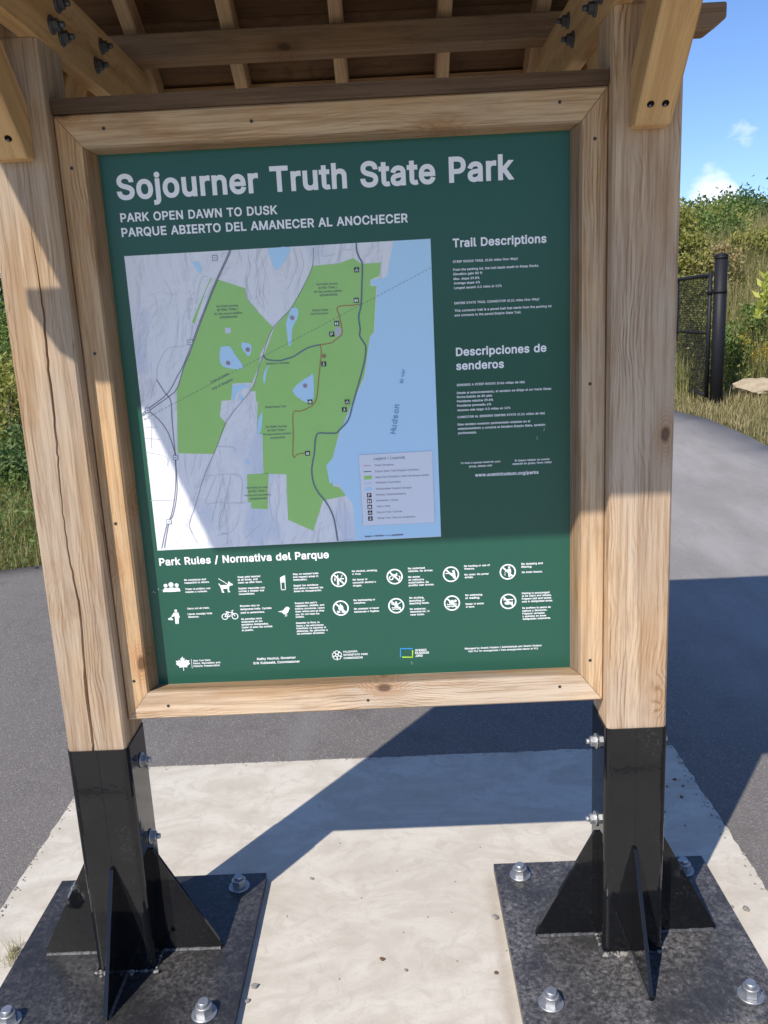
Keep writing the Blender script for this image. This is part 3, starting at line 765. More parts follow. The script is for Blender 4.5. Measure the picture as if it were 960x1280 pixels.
def build_ground():
    xs = np.concatenate([np.arange(-120, -16, 8), np.arange(-16, 16, 0.5), np.arange(16, 121, 8)])
    ys = np.concatenate([np.arange(-120, -8, 8), np.arange(-8, 24, 0.5), np.arange(24, 190, 6)])
    bm = bmesh.new()
    g = [[bm.verts.new((x, y, hill(x, y) - 0.05 + (0.02 * math.sin(x * 2.1 + y) if not on_path(x, y, .5) else -0.02))) for x in xs] for y in ys]
    for j in range(len(ys) - 1):
        for i in range(len(xs) - 1):
            bm.faces.new((g[j][i], g[j][i + 1], g[j + 1][i + 1], g[j + 1][i])).smooth = True
    link("terrain", bm_done(bm, "terrain"), M['soil'], kind='structure')
    # asphalt plaza and path
    rows = sorted(set([r / 4 for r in range(-36, 44)] + [a for a, b in XL] + [a for a, b in XR]))
    rr = random.Random(2)
    bm = bmesh.new()
    prev = None
    for y in rows:
        a, b = lerp_table(XL, y), lerp_table(XR, y)
        a += rr.uniform(-0.03, 0.03)
        b += rr.uniform(-0.03, 0.03)
        row = [bm.verts.new((a + (b - a) * k / 8, y, ramp(y) - 0.010)) for k in range(9)]
        low = [bm.verts.new((a, y, ramp(y) - 0.1)), bm.verts.new((b, y, ramp(y) - 0.1))]
        if prev:
            for k in range(8):
                bm.faces.new((prev[0][k], prev[0][k + 1], row[k + 1], row[k])).smooth = True
            bm.faces.new((prev[1][0], prev[0][0], row[0], low[0]))
            bm.faces.new((prev[0][8], prev[1][1], low[1], row[8]))
        prev = (row, low)
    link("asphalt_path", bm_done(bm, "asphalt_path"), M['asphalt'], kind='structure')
    # concrete pad under the kiosk, its edge a little ragged
    bm = bmesh.new()
    pts = []
    cs = [(-1.105, -1.0), (1.095, -1.0), (1.095, 0.985), (-1.105, 0.985)]
    for (x0, y0), (x1, y1) in zip(cs, cs[1:] + cs[:1]):
        n = 70
        for k in range(n):
            q = k / n
            j = rr.gauss(0, 0.002)
            nx, ny = (y1 - y0), -(x1 - x0)
            L = math.hypot(nx, ny)
            pts.append((x0 + (x1 - x0) * q + nx / L * j, y0 + (y1 - y0) * q + ny / L * j, 0.0))
    bm_prism(bm, pts, (0, 0, -0.12))
    bm2 = bmesh.new()
    bm_box(bm2, -6.5, 6.5, -10.0, -1.02, -0.12, 0.0)  # unseen slab, added to bounce sunlight onto the shaded sign and roof
    bevel(bm2, 0.006)
    link("added_bounce_slab", bm_done(bm2, "added_bounce_slab"), M['concrete'], kind='structure')
    link("concrete_pad", bm_done(bm, "concrete_pad"), M['concrete'], kind='structure')


build_ground()

# ------------------------------------------------------------------ kiosk
kiosk = link("information_kiosk", None, label="roofed timber kiosk with a green park map sign, standing on black steel feet", category="kiosk")
PX, PW = 0.646, 0.070      # post centre, half width
YF, YB = -0.089, 0.051
PC = -0.019
Z_SLEEVE = 0.643
Z_POST = 2.2


def make_post(sx, crack=None):
    """square post; the front face carries a drying crack as a real groove"""
    x0, x1 = sx * PX - PW, sx * PX + PW
    bm = bmesh.new()
    c = 0.005
    if crack:
        pts = sorted([(z, x) for x, z in crack])
        fine = []
        rr = random.Random(8)
        for (za, xa), (zb, xb) in zip(pts, pts[1:]):
            for k in range(6):
                q = k / 6
                fine.append((za + (zb - za) * q, xa + (xb - xa) * q + rr.gauss(0, 0.0007)))
        fine.append(pts[-1])
        rows = [(0.4, fine[0][1], 0.0026)] + [(z, x, 0.0011 + 0.0016 * abs(math.sin(z * 5.1)) + (0.0016 if z < 0.85 else 0)) for z, x in fine]
        rows = [(z, x, w * min(1, max(0.15, (1.95 - z) / 0.3))) for z, x, w in rows]
        rows.append((Z_POST, fine[-1][1], 0.0002))
    else:
        rows = [(0.4, sx * PX, 0.0), (Z_POST, sx * PX, 0.0)]
    prev = None
    for z, xc, w in rows:
        if crack:
            front = [(x0 + c, YF), (xc - w, YF), (xc + 0.0008, YF + 0.016), (xc + w, YF), (x1 - c, YF)]
        else:
            front = [(x0 + c, YF), (x1 - c, YF)]
        ring = front + [(x1, YF + c), (x1, YB - c), (x1 - c, YB), (x0 + c, YB), (x0, YB - c), (x0, YF + c)]
        vs = [bm.verts.new((x, y, z)) for x, y in ring]
        if prev:
            n = len(vs)
            for i in range(n):
                bm.faces.new((prev[i], prev[(i + 1) % n], vs[(i + 1) % n], vs[i]))
        else:
            bm.faces.new(list(reversed(vs)))
        prev = vs
    bm.faces.new(prev)
    bm_box(bm, sx * PX - 0.0355, sx * PX + 0.0355, YF + 0.002, YB - 0.002, Z_POST + 0.0005, 2.335)   # tongue between the arms
    me = bm_done(bm, "post")
    grain(me, (0, 0, 1))
    o = link("post", me, M['post_wood'], kiosk)
    o.color = (0.80, 0.785, 0.775, 1) if crack else (0.97, 0.94, 0.92, 1)


make_post(-1, CRACK)
make_post(1)


def hex_nut(bm, p, axis, r, h, mi=0):
    bm_cyl(bm, p, axis, r, r, h * 0.86, 6, mi)
    bm_cyl(bm, Vector(p) + Vector(axis).normalized() * h * 0.86, axis, r * 0.97, r * 0.8, h * 0.14, 12, mi)


def anchor_bolt(x, y, base, parent, lean):
    bm = bmesh.new()
    ax = Vector((lean[0], lean[1], 1))
    bm_cyl(bm, (x, y, base + 0.0004), (0, 0, 1), 0.031, 0.0295, 0.0045, 24)
    z = base + 0.0052
    hex_nut(bm, (x, y, z), ax, 0.0215, 0.0215)
    bm_cyl(bm, Vector((x, y, z)) + ax * 0.0217, ax, 0.0128, 0.0118, 0.010, 14)
    bevel(bm, 0.0008)
    link("anchor_bolt", bm_done(bm, "anchor_bolt"), M['galv'], parent)


def steel_foot(sx):
    cx, cy, pz = sx * PX, PC, 0.025
    # square tube sleeve
    bm = bmesh.new()
    h = 0.0745
    r = 0.017
    ring = []
    for qx, qy, a0 in ((1, 1, 0), (-1, 1, 90), (-1, -1, 180), (1, -1, 270)):
        for k in range(9):
            a = R(a0 + 11.25 * k)
            ring.append((cx + qx * (h - r) + r * math.cos(a), cy + qy * (h - r) + r * math.sin(a)))
    hi = 0.0695
    inner = [(cx + (x - cx) * hi / h, cy + (y - cy) * hi / h) for x, y in ring]
    n = len(ring)
    lo = [bm.verts.new((x, y, pz + 0.0005)) for x, y in ring]
    up = [bm.verts.new((x, y, Z_SLEEVE)) for x, y in ring]
    iu = [bm.verts.new((x, y, Z_SLEEVE - 0.001)) for x, y in inner]
    il = [bm.verts.new((x, y, Z_SLEEVE - 0.1)) for x, y in inner]
    for i in range(n):
        j = (i + 1) % n
        for A, B in ((lo, up), (up, iu), (iu, il)):
            f = bm.faces.new((A[i], A[j], B[j], B[i]))
            f.smooth = False
    # weld seam up the middle of the front
    bm_box(bm, cx - 0.0012, cx + 0.0012, cy - h - 0.0008, cy - h + 0.001, 0.30, Z_SLEEVE - 0.002)
    foot = link("steel_sleeve", bm_done(bm, "steel_sleeve"), M['steel'], kiosk)
    # base plate
    bm = bmesh.new()
    bm_box(bm, cx - 0.3075, cx + 0.3075, cy - 0.302, cy + 0.302, 0.0005, pz)
    bevel(bm, 0.002)
    o = link("base_plate", bm_done(bm, "base_plate"), M['plate'], foot)
    o.color = (1, 1, 1, 0.45 if sx < 0 else 0.85)
    # gussets
    for dx, dy in ((0, -1), (1, 0), (-1, 0), (0, 1)):
        bm = bmesh.new()
        th = 0.005
        d = Vector((dx, dy, 0))
        s = Vector((-dy, dx, 0)) * th
        o = Vector((cx, cy, 0))
        pts = [o + d * (h - 0.001) + Vector((0, 0, pz + 0.0006)) - s, o + d * 0.234 + Vector((0, 0, pz + 0.0006)) - s,
               o + d * 0.234 + Vector((0, 0, pz + 0.012)) - s, o + d * (h + 0.008) + Vector((0, 0, 0.325)) - s, o + d * (h - 0.001) + Vector((0, 0, 0.325)) - s]
        bm_prism(bm, pts, s * 2)
        bmesh.ops.recalc_face_normals(bm, faces=bm.faces)
        bevel(bm, 0.001)
        # weld beads along the foot, ragged fillets
        rr = random.Random(int(dx * 3 + dy * 7 + sx))
        for side in (-1, 1):
            prev = None
            for k in range(26):
                q = h + 0.006 + k * 0.0060
                w = 0.0052 * rr.uniform(0.75, 1.2)
                sd = Vector((-dy, dx, 0)) * side
                p0 = o + d * q + sd * th + Vector((0, 0, pz + 0.0007))
                cur = [bm.verts.new(p0), bm.verts.new(p0 + sd * w), bm.verts.new(p0 + sd * w * 0.45 + Vector((0, 0, w * 0.75))), bm.verts.new(p0 + Vector((0, 0, w)))]
                if prev:
                    for i in range(4):
                        bm.faces.new((prev[i], prev[(i + 1) % 4], cur[(i + 1) % 4], cur[i])).material_index = 1
                prev = cur
        link("gusset", bm_done(bm, "gusset"), [M['steel'], M['weld']], foot)
    # weld bead round the foot of the tube, cement-grey spatter
    rr = random.Random(3 + sx)
    bm = bmesh.new()
    for k in range(150):
        t_ = k / 150 * 4
        side, q = int(t_), (t_ % 1) * 2 - 1
        x, y = [(q * h, -h), (h, q * h), (-q * h, h), (-h, -q * h)][side]
        ox, oy = [(0, -1), (1, 0), (0, 1), (-1, 0)][side]
        r_ = rr.uniform(0.003, 0.0058)
        bm_cyl(bm, (cx + x + ox * 0.002, cy + y + oy * 0.002, pz + 0.0003), (rr.gauss(0, .2), rr.gauss(0, .2), 1), r_, r_ * 0.5, r_ * 0.9, 7, 0 if rr.random() < 0.7 else 1)
    for k in range(26):
        a_ = rr.uniform(-0.075, 0.03)
        r_ = rr.uniform(0.003, 0.008)
        bm_cyl(bm, (cx + a_, cy - h - abs(rr.gauss(0.002, 0.006)), pz + 0.0003), (rr.gauss(0, .3), rr.gauss(0, .3), 1), r_, r_ * 0.4, r_ * 0.6, 6, 1)
    link("weld_bead", bm_done(bm, "weld_bead"), [M['weld'], M['pebble']], foot)
    for dx in (-0.233, 0.233):
        for dy in (-0.233, 0.233):
            anchor_bolt(cx + dx + rr.uniform(-.004, .004), cy + dy + rr.uniform(-.004, .004) + 0.008, pz, foot, (rr.uniform(-.03, .03), rr.uniform(-.03, .03)))
    for z in (0.568, 0.352):
        for side in (-1, 1):
            bm = bmesh.new()
            ax = (side, 0, 0)
            x = cx + side * h
            bm_cyl(bm, (x + side * 0.0003, cy + 0.012, z), ax, 0.0195, 0.0185, 0.004, 20)
            hex_nut(bm, (x + side * 0.0045, cy + 0.012, z), ax, 0.0135, 0.012)
            bm_cyl(bm, (x + side * 0.0166, cy + 0.012, z), ax, 0.0072, 0.0066, 0.009, 12)
            link("through_bolt", bm_done(bm, "through_bolt"), M['galv'], foot)


steel_foot(-1)
steel_foot(1)

# --- sign frame: four mitred rails with a bevelled inner edge
FO, FI, FP = 0.575, 0.5185, 0.5066         # outer, inner front edge, inner edge at the panel
ZB0, ZB1, ZBP = 0.699, 0.771, 0.7652       # bottom: outer, inner front, panel
ZT0, ZT1, ZTP = 2.063, 1.996, 1.9912
YR = -0.052


def rail(kind, screws):
    if kind == 'top':
        a = [(-FO, ZT0), (FO, ZT0)]; b = [(-FI, ZT1), (FI, ZT1)]; c = [(-FP, ZTP), (FP, ZTP)]; ax = (1, 0, 0)
    elif kind == 'bottom':
        a = [(-FO, ZB0), (FO, ZB0)]; b = [(-FI, ZB1), (FI, ZB1)]; c = [(-FP, ZBP), (FP, ZBP)]; ax = (1, 0, 0)
    else:
        s = -1 if kind == 'left' else 1
        a = [(s * FO, ZB0), (s * FO, ZT0)]; b = [(s * FI, ZB1), (s * FI, ZT1)]; c = [(s * FP, ZBP), (s * FP, ZTP)]; ax = (0, 0, 1)
    # shrink along the mitre so that the joints stay open by a hair
    k = 0.0007
    def sh(p):
        x, z = p
        if kind in ('top', 'bottom'):
            return (x - math.copysign(k, x), z)
        return (x, z + (k if z < 1.4 else -k))
    a, b, c = [list(map(sh, q)) for q in (a, b, c)]
    bm = bmesh.new()
    e = 0.004
    def lerp(p, q, f): return (p[0] + (q[0] - p[0]) * f, p[1] + (q[1] - p[1]) * f)
    prof = [[], []]
    for i in (0, 1):
        prof[i] = [(a[i], 0.04), (a[i], YR + e), (lerp(a[i], b[i], 0.06), YR), (lerp(a[i], b[i], 0.95), YR), (lerp(b[i], c[i], 0.2), YR + e), (c[i], -0.0008), (c[i], 0.04)]
    V = [[bm.verts.new((p[0], y, p[1])) for p, y in prof[i]] for i in (0, 1)]
    n = len(V[0])
    for i in range(n):
        f = bm.faces.new((V[0][i], V[0][(i + 1) % n], V[1][(i + 1) % n], V[1][i]))
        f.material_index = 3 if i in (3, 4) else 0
    bm.faces.new(V[0])
    bm.faces.new(list(reversed(V[1])))
    bmesh.ops.recalc_face_normals(bm, faces=bm.faces)
    for x, z in screws:
        bm_cyl(bm, (x, YR - 0.0004, z), (0, 1, 0), 0.0040, 0.0040, 0.003, 12, 1)
        bm_cyl(bm, (x, YR - 0.0007, z), (0, 1, 0), 0.0017, 0.0017, 0.003, 8, 2)
    me = bm_done(bm, "frame_rail")
    grain(me, ax)
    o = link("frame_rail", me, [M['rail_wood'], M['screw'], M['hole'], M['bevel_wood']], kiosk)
    o.color = {'top': (1.0, 0.97, 0.90, 1), 'bottom': (1.0, 1.03, 1.10, 1), 'left': (1.0, 0.90, 0.76, 1), 'right': (0.97, 0.93, 0.87, 1)}[kind]


for kd in ('top', 'bottom', 'left', 'right'):
    rail(kd, SCREWS[kd])
board("cap_board", (-FO, FO, YR - 0.006, 0.046, ZT0 + 0.001, ZT0 + 0.030), M['cap_wood'], kiosk, (1, 0, 0), 0.003)
board("backing_board", (-0.574, 0.574, 0.0405, 0.052, 0.70, 2.06), M['rail_wood'], kiosk, (0, 0, 1), 0.001)

# --- arms, braces, beams
ARM0, ARM1 = -0.80, 0.785
for sx in (-1, 1):
    for xa, xb in ((0.571, 0.609), (0.683, 0.721)):
        x0, x1 = sorted((sx * xa, sx * xb))
        arm = board("arm", (x0, x1, ARM0, ARM1, 2.201, 2.345), M['brace_wood'], kiosk, (0, 1, 0), 0.004)
        if xa < 0.6:
            for y, z in ((-0.005, 2.247), (0.05, 2.240), (0.045, 2.303), (0.33, 2.302), (0.275, 2.245), (-0.33, 2.302), (-0.275, 2.245)):
                bm = bmesh.new()
                xx = sx * xa
                ax = (-sx, 0, 0)
                bm_cyl(bm, (xx - sx * 0.0004, y, z), ax, 0.019, 0.018, 0.004, 20)
                hex_nut(bm, (xx - sx * 0.0046, y, z), ax, 0.0125, 0.012)
                bm_cyl(bm, (xx - sx * 0.0168, y, z), ax, 0.0068, 0.006, 0.011, 12)
                link("bolt", bm_done(bm, "bolt"), M['galv_dark'], arm)
    x0 = sx * 0.6085 if sx > 0 else sx * 0.6815
    # front knee brace: plumb foot on the post, 45 degrees up to the arms
    for d, y0 in ((-1, YF), (1, YB)):
        def P(u, z): return (x0, y0 + d * u, z)
        pts = [P(0.0006, 1.968), P(0.040, 1.968), P(0.052, 1.985), P(0.205, 2.145), P(0.262, 2.205), P(0.392, 2.335), P(0.252, 2.335), P(0.0006, 2.075)]
        br = timber("knee_brace", pts, (0.073, 0, 0), M['brace_wood'], kiosk, (0, d * 1, 1), 0.003)
        bm = bmesh.new()
        for q in (0.022, 0.051):
            nrm = Vector((0, d * 0.72, -0.69)).normalized()
            if d < 0:
                cpt = Vector((x0 + q, y0 + d * 0.0655, 2.002))
                nrm = Vector((0, -0.75, -0.66)).normalized()
                bm_cyl(bm, cpt - nrm * 0.006, nrm, 0.0072, 0.0072, 0.0085, 14, 0)
                bm_cyl(bm, cpt + nrm * 0.0026 - Vector((0.001, 0, 0.003)), nrm, 0.003, 0.003, 0.0008, 8, 1)
        if d < 0:
            link("bolt_hole", bm_done(bm, "bolt_hole"), [M['hole'], M['galv_dark']], br)
        else:
            bm.free()

BZ0, BZ1 = 2.346, 2.414
for y0, y1 in ((-0.735, -0.652), (0.612, 0.695)):
    pts = []
    for s in (-1, 1):
        seq = [(1.06, BZ1), (1.06, BZ1 - 0.040), (1.02, BZ0)]
        if s > 0:
            pts += [(s * x, y0, z) for x, z in seq]
        else:
            pts += [(s * x, y0, z) for x, z in reversed(seq)]
    timber("beam", pts, (0, y1 - y0, 0), M['beam_wood'], kiosk, (1, 0, 0), 0.004)

# --- gable roof
TS = 0.640                     # rise per run
YE = 0.902                     # eave distance from the ridge line
YM = -0.019


def zr(y, off=0.0):
    return 2.415 - (abs(y - YM) - 0.66) * TS + off


RD = 0.092                     # rafter depth measured plumb
for x in (-0.972, -0.80, -0.575, -0.305, -0.005, 0.295, 0.565, 0.80, 0.972):
    for s in (-1, 1):
        ys = [YM + s * 0.0005, YM + s * YE]
        pts = [(x - 0.019, ys[0], zr(ys[0])), (x - 0.019, ys[1], zr(ys[1])), (x - 0.019, ys[1], zr(ys[1]) + RD), (x - 0.019, ys[0], zr(ys[0]) + RD)]
        timber("rafter", pts, (0.038, 0, 0), M['roof_wood'], kiosk, (0, 1, -s * TS), 0.003)
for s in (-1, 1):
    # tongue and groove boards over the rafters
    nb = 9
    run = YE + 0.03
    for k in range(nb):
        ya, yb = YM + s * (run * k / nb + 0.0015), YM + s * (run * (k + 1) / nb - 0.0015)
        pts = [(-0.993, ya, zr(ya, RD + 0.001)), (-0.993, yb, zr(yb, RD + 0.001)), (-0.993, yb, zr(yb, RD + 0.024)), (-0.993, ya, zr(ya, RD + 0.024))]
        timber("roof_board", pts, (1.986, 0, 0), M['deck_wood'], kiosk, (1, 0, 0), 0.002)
    ye = YM + s * (YE + 0.0005)
    y0, y1 = sorted((ye, ye + s * 0.019))
    board("eave_fascia", (-0.991, 0.991, y0, y1, zr(ye) - 0.004, zr(ye) + RD - 0.012), M['roof_wood'], kiosk, (1, 0, 0), 0.002)
    bm = bmesh.new()
    nc = 8
    for k in range(nc):
        ya, yb = YM + s * (run * k / nc), YM + s * (run * (k + 1) / nc + 0.02)
        za, zb = zr(ya, RD + 0.027), zr(yb, RD + 0.027)
        rr = random.Random(k + 20 * s)
        x = -1.005
        while x < 1.005:
            w = min(rr.uniform(0.09, 0.2), 1.006 - x)
            t = rr.uniform(0.009, 0.014)
            bm_prism(bm, [(x + .002, ya, za + 0.001), (x + .002, yb, zb + 0.012), (x + .002, yb, zb + 0.012 + t), (x + .002, ya, za + 0.005)], (max(w - 0.004, 0.004), 0, 0))
            x += w
    link("roof_shingles", bm_done(bm, "roof_shingles"), M['shingle'], kiosk)
board("ridge_board", (-1.04, 1.04, YM - 0.06, YM + 0.06, zr(YM, RD + 0.05), zr(YM, RD + 0.075)), M['roof_wood'], kiosk, (1, 0, 0))

# ------------------------------------------------------------------ sign panel and its print
bm = bmesh.new()
bm_box(bm, -0.5085, 0.5085, 0.0, 0.039, 0.7625, 1.9935)
panel = link("sign_panel", bm_done(bm, "sign_panel"), M['green'], kiosk)
LAY = 0.00022                  # print layers stand this far in front of each other


def ink_poly(bm, pts, layer, mi=0):
    vs = [bm.verts.new((x, -LAY * layer, z)) for x, z in pts]
    area = sum(a[0] * b[1] - b[0] * a[1] for a, b in zip(pts, pts[1:] + pts[:1]))
    if area < 0:
        vs.reverse()
    f = bm.faces.new(vs)
    f.material_index = mi
    return f


def ink_line(bm, pts, w, layer, mi=0, closed=False):
    n = len(pts)
    P = [Vector(p) for p in pts]
    L, Rr = [], []
    for i in range(n):
        a = P[i - 1] if (i > 0 or closed) else P[i]
        b = P[(i + 1) % n] if (i < n - 1 or closed) else P[i]
        d = (b - a)
        if d.length < 1e-9:
            d = Vector((1, 0))
        d.normalize()
        nn = Vector((-d.y, d.x)) * w / 2
        L.append(bm.verts.new((P[i].x + nn.x, -LAY * layer, P[i].y + nn.y)))
        Rr.append(bm.verts.new((P[i].x - nn.x, -LAY * layer, P[i].y - nn.y)))
    for i in range(n if closed else n - 1):
        j = (i + 1) % n
        f = bm.faces.new((Rr[i], Rr[j], L[j], L[i]))
        f.material_index = mi


def circle(cx, cz, r, n=24, a0=0, a1=360):
    k = n if a1 - a0 >= 360 else n + 1
    return [(cx + r * math.cos(R(a0 + (a1 - a0) * i / n)), cz + r * math.sin(R(a0 + (a1 - a0) * i / n))) for i in range(k)]


def smooth_line(pts, n=5):
    out = []
    for i in range(len(pts) - 1):
        p0, p1, p2, p3 = (Vector(pts[max(0, i - 1)]), Vector(pts[i]), Vector(pts[i + 1]), Vector(pts[min(len(pts) - 1, i + 2)]))
        for k in range(n):
            t = k / n
            q = 0.5 * ((2 * p1) + (p2 - p0) * t + (2 * p0 - 5 * p1 + 4 * p2 - p3) * t * t + (3 * p1 - p0 - 3 * p2 + p3) * t ** 3)
            out.append((q.x, q.y))
    out.append(tuple(pts[-1]))
    return out


def print_done(bm, name, mats, recalc=False):
    me = bm_done(bm, name, recalc)
    # face every print towards the viewer (-y)
    b2 = bmesh.new()
    b2.from_mesh(me)
    b2.normal_update()
    fl = [f for f in b2.faces if f.normal.y > 0]
    bmesh.ops.reverse_faces(b2, faces=fl)
    b2.to_mesh(me)
    b2.free()
    return link(name, me, mats, panel)


# fonts: the sans serif face that ships inside Blender
FONT = None
try:
    fp = os.path.join(bpy.utils.system_resource('DATAFILES', path='fonts'), 'Inter.woff2')
    FONT = bpy.data.fonts.load(fp)
except Exception:
    FONT = None


# stroke thickening in em, so that the regular face reads as the sign's bold one
BOLD = {'title': 0.026, 'sub': 0.024, 'head': 0.025, 'body': 0.022, 'web': 0.024, 'rule': 0.028, 'logo': 0.024, 'map': 0.008}


def outlines(s):
    cu = bpy.data.curves.new("lettering", 'FONT')
    cu.body = s
    if FONT:
        cu.font = FONT
    cu.size = 1.0
    cu.resolution_u = 2
    cu.fill_mode = 'NONE'
    o = bpy.data.objects.new("lettering", cu)
    COL.objects.link(o)
    dg = bpy.context.evaluated_depsgraph_get()
    me = bpy.data.meshes.new_from_object(o.evaluated_get(dg))
    P = [(p.co.x, p.co.y) for p in me.vertices]
    nb = {}
    for e in me.edges:
        i, j = e.vertices
        nb.setdefault(i, []).append(j)
        nb.setdefault(j, []).append(i)
    seen, loops = set(), []
    for i in range(len(P)):
        if i in seen or i not in nb:
            continue
        loop, prev, cur = [], None, i
        while cur not in seen:
            seen.add(cur)
            loop.append(cur)
            nx = [q for q in nb[cur] if q != prev and q not in seen]
            # walk in index order at the start, to keep the contour's own direction
            if prev is None and (cur + 1) in nx:
                nx = [cur + 1]
            if not nx:
                break
            prev, cur = cur, nx[0]
        if len(loop) > 2:
            loops.append([P[q] for q in loop])
    bpy.data.meshes.remove(me)
    bpy.data.objects.remove(o)
    bpy.data.curves.remove(cu)
    return loops


def area2(l):
    return sum(a[0] * b[1] - b[0] * a[1] for a, b in zip(l, l[1:] + l[:1]))


def fatten(l, e):
    """mitred offset; outlines grow and counters shrink, because the two run opposite ways"""
    q = [l[0]]
    for p in l[1:]:
        if math.hypot(p[0] - q[-1][0], p[1] - q[-1][1]) > 1e-4:
            q.append(p)
    if math.hypot(q[0][0] - q[-1][0], q[0][1] - q[-1][1]) < 1e-4:
        q.pop()
    out = []
    n = len(q)
    for i in range(n):
        a, b, c = Vector(q[i - 1]), Vector(q[i]), Vector(q[(i + 1) % n])
        d0, d1 = (b - a).normalized(), (c - b).normalized()
        n0, n1 = Vector((-d0.y, d0.x)), Vector((-d1.y, d1.x))
        m = n0 + n1
        if m.length < 0.3:
            m = n0
        m.normalize()
        k = min(1.6, 1 / max(0.3, m.dot(n0)))
        out.append((b.x + m.x * e * k, b.y + m.y * e * k))
    return out


def scan_fill(loops, sg):
    """trapezoids covering every point the outlines wind round, so that crossing outlines do no harm"""
    E = []
    for l in loops:
        for (x0, y0), (x1, y1) in zip(l, l[1:] + l[:1]):
            if abs(y1 - y0) > 1e-7:
                E.append((x0, y0, x1, y1, sg) if y1 > y0 else (x1, y1, x0, y0, -sg))
    ys = {round(v, 6) for e in E for v in (e[1], e[3])}
    for i, p in enumerate(E):
        for q in E[i + 1:]:
            lo, hi = max(p[1], q[1]), min(p[3], q[3])
            if hi - lo < 1e-6:
                continue
            def X(e, y): return e[0] + (e[2] - e[0]) * (y - e[1]) / (e[3] - e[1])
            d0, d1 = X(p, lo) - X(q, lo), X(p, hi) - X(q, hi)
            if d0 * d1 < 0:
                ys.add(round(lo + (hi - lo) * d0 / (d0 - d1), 6))
    ys = sorted(ys)
    quads = []
    for y0, y1 in zip(ys, ys[1:]):
        if y1 - y0 < 1e-5:
            continue
        ym = (y0 + y1) / 2
        act = sorted((e[0] + (e[2] - e[0]) * (ym - e[1]) / (e[3] - e[1]), k) for k, e in enumerate(E) if e[1] < ym < e[3])
        wnd = 0
        for (xa, ka) in act:
            prev = wnd
            wnd += -E[ka][4]
            if prev <= 0 < wnd:
                start = E[ka]
            elif prev > 0 >= wnd:
                def X(e, y): return e[0] + (e[2] - e[0]) * (y - e[1]) / (e[3] - e[1])
                quads.append(((X(start, y0), y0), (X(E[ka], y0), y0), (X(E[ka], y1), y1), (X(start, y1), y1)))
    return quads


GLYPH = {}


def bounds(loops):
    xs = [p[0] for l in loops for p in l]
    return min(xs), max(xs)


BAR = None


def glyph(ch, e):
    """(quads, advance) of one character, its left edge as the font places it"""
    global BAR
    if BAR is None:
        two = sorted(bounds([l])[0] for l in outlines("||"))
        BAR = (two[0], two[1] - two[0])
    if (ch, e) not in GLYPH:
        if ch == ' ':
            GLYPH[(ch, e)] = ([], 0.235)
        else:
            loops = outlines('|' + ch + '|')
            left = max(bounds([l])[0] for l in loops)
            adv = left - BAR[0] - BAR[1]
            loops = [l for l in loops if BAR[0] + 0.5 * BAR[1] < sum(bounds([l])) / 2 < left - 1e-4 or (bounds([l])[0] > BAR[0] + 1e-4 and bounds([l])[0] < left - 1e-4)]
            loops = [[(x - BAR[1], y) for x, y in l] for l in loops]
            big = max(loops, key=lambda l: abs(area2(l)))
            sg = 1 if area2(big) > 0 else -1
            if e:
                loops = [fatten(l, -e * sg) for l in loops]
            GLYPH[(ch, e)] = (scan_fill(loops, sg), adv)
    return GLYPH[(ch, e)]


def add_text(bm, kind, s, x, z, w, layer=3, mi=0, dirv=(1, 0), hscale=1.0, size=None):
    e = BOLD[kind]
    pen, Q = 0.0, []
    for i, ch in enumerate(s):
        q, adv = glyph(ch, e)
        Q += [(i % 3, [(a + pen, b) for a, b in f]) for f in q]
        pen += adv + e * 0.9
    x0 = min(p[0] for _, f in Q for p in f)
    x1 = max(p[0] for _, f in Q for p in f)
    k = size or w / (x1 - x0)
    d = Vector(dirv).normalized()
    up = Vector((-d.y, d.x))
    for m, f in Q:
        vs = []
        for a, b in f:
            p = d * ((a - x0) * k) + up * (b * k * hscale)
            vs.append(bm.verts.new((x + p.x, -LAY * (layer + 0.1 * m), z + p.y)))
        bm.faces.new(vs).material_index = mi


def text_block(name, rows, mats, hscale=1.0):
    bm = bmesh.new()
    for kind, s, x, z, w in rows:
        add_text(bm, kind, s, x, z, w, hscale=hscale)
    print_done(bm, name, mats)


def rows_of(kind, cond=lambda r: True):
    return [r for r in TEXT if r[0] == kind and cond(r)]


text_block("title_lettering", rows_of('title'), M['white_ink'], 1.03)
text_block("opening_hours_lettering", rows_of('sub'), M['white_ink'])
for r_ in rows_of('head'):
    text_block("heading_lettering", [r_], M['white_ink'])
text_block("trail_description_lettering", rows_of('body', lambda r: r[3] > 1.6), M['white_ink'])
text_block("trail_description_lettering", rows_of('body', lambda r: 1.32 < r[3] < 1.6), M['white_ink'])
text_block("event_note_lettering", rows_of('body', lambda r: r[3] < 1.32) + rows_of('web'), M['white_ink'])
# rule texts: one block beside each pictogram
blocks = {}
for r_ in rows_of('rule'):
    key = (min(range(7), key=lambda i: abs(r_[2] - (-0.416, -0.283, -0.155, -0.016, 0.118, 0.25, 0.387)[i])), r_[3] > 0.972)
    blocks.setdefault(key, []).append(r_)
for key in sorted(blocks):
    text_block("rule_lettering", blocks[key], M['white_ink'])
lg = rows_of('logo')
text_block("official_names_lettering", [r for r in lg if -0.35 < r[2] < -0.2], M['white_ink'])
text_block("management_note_lettering", [r for r in lg if r[2] > 0.2], M['white_ink'])

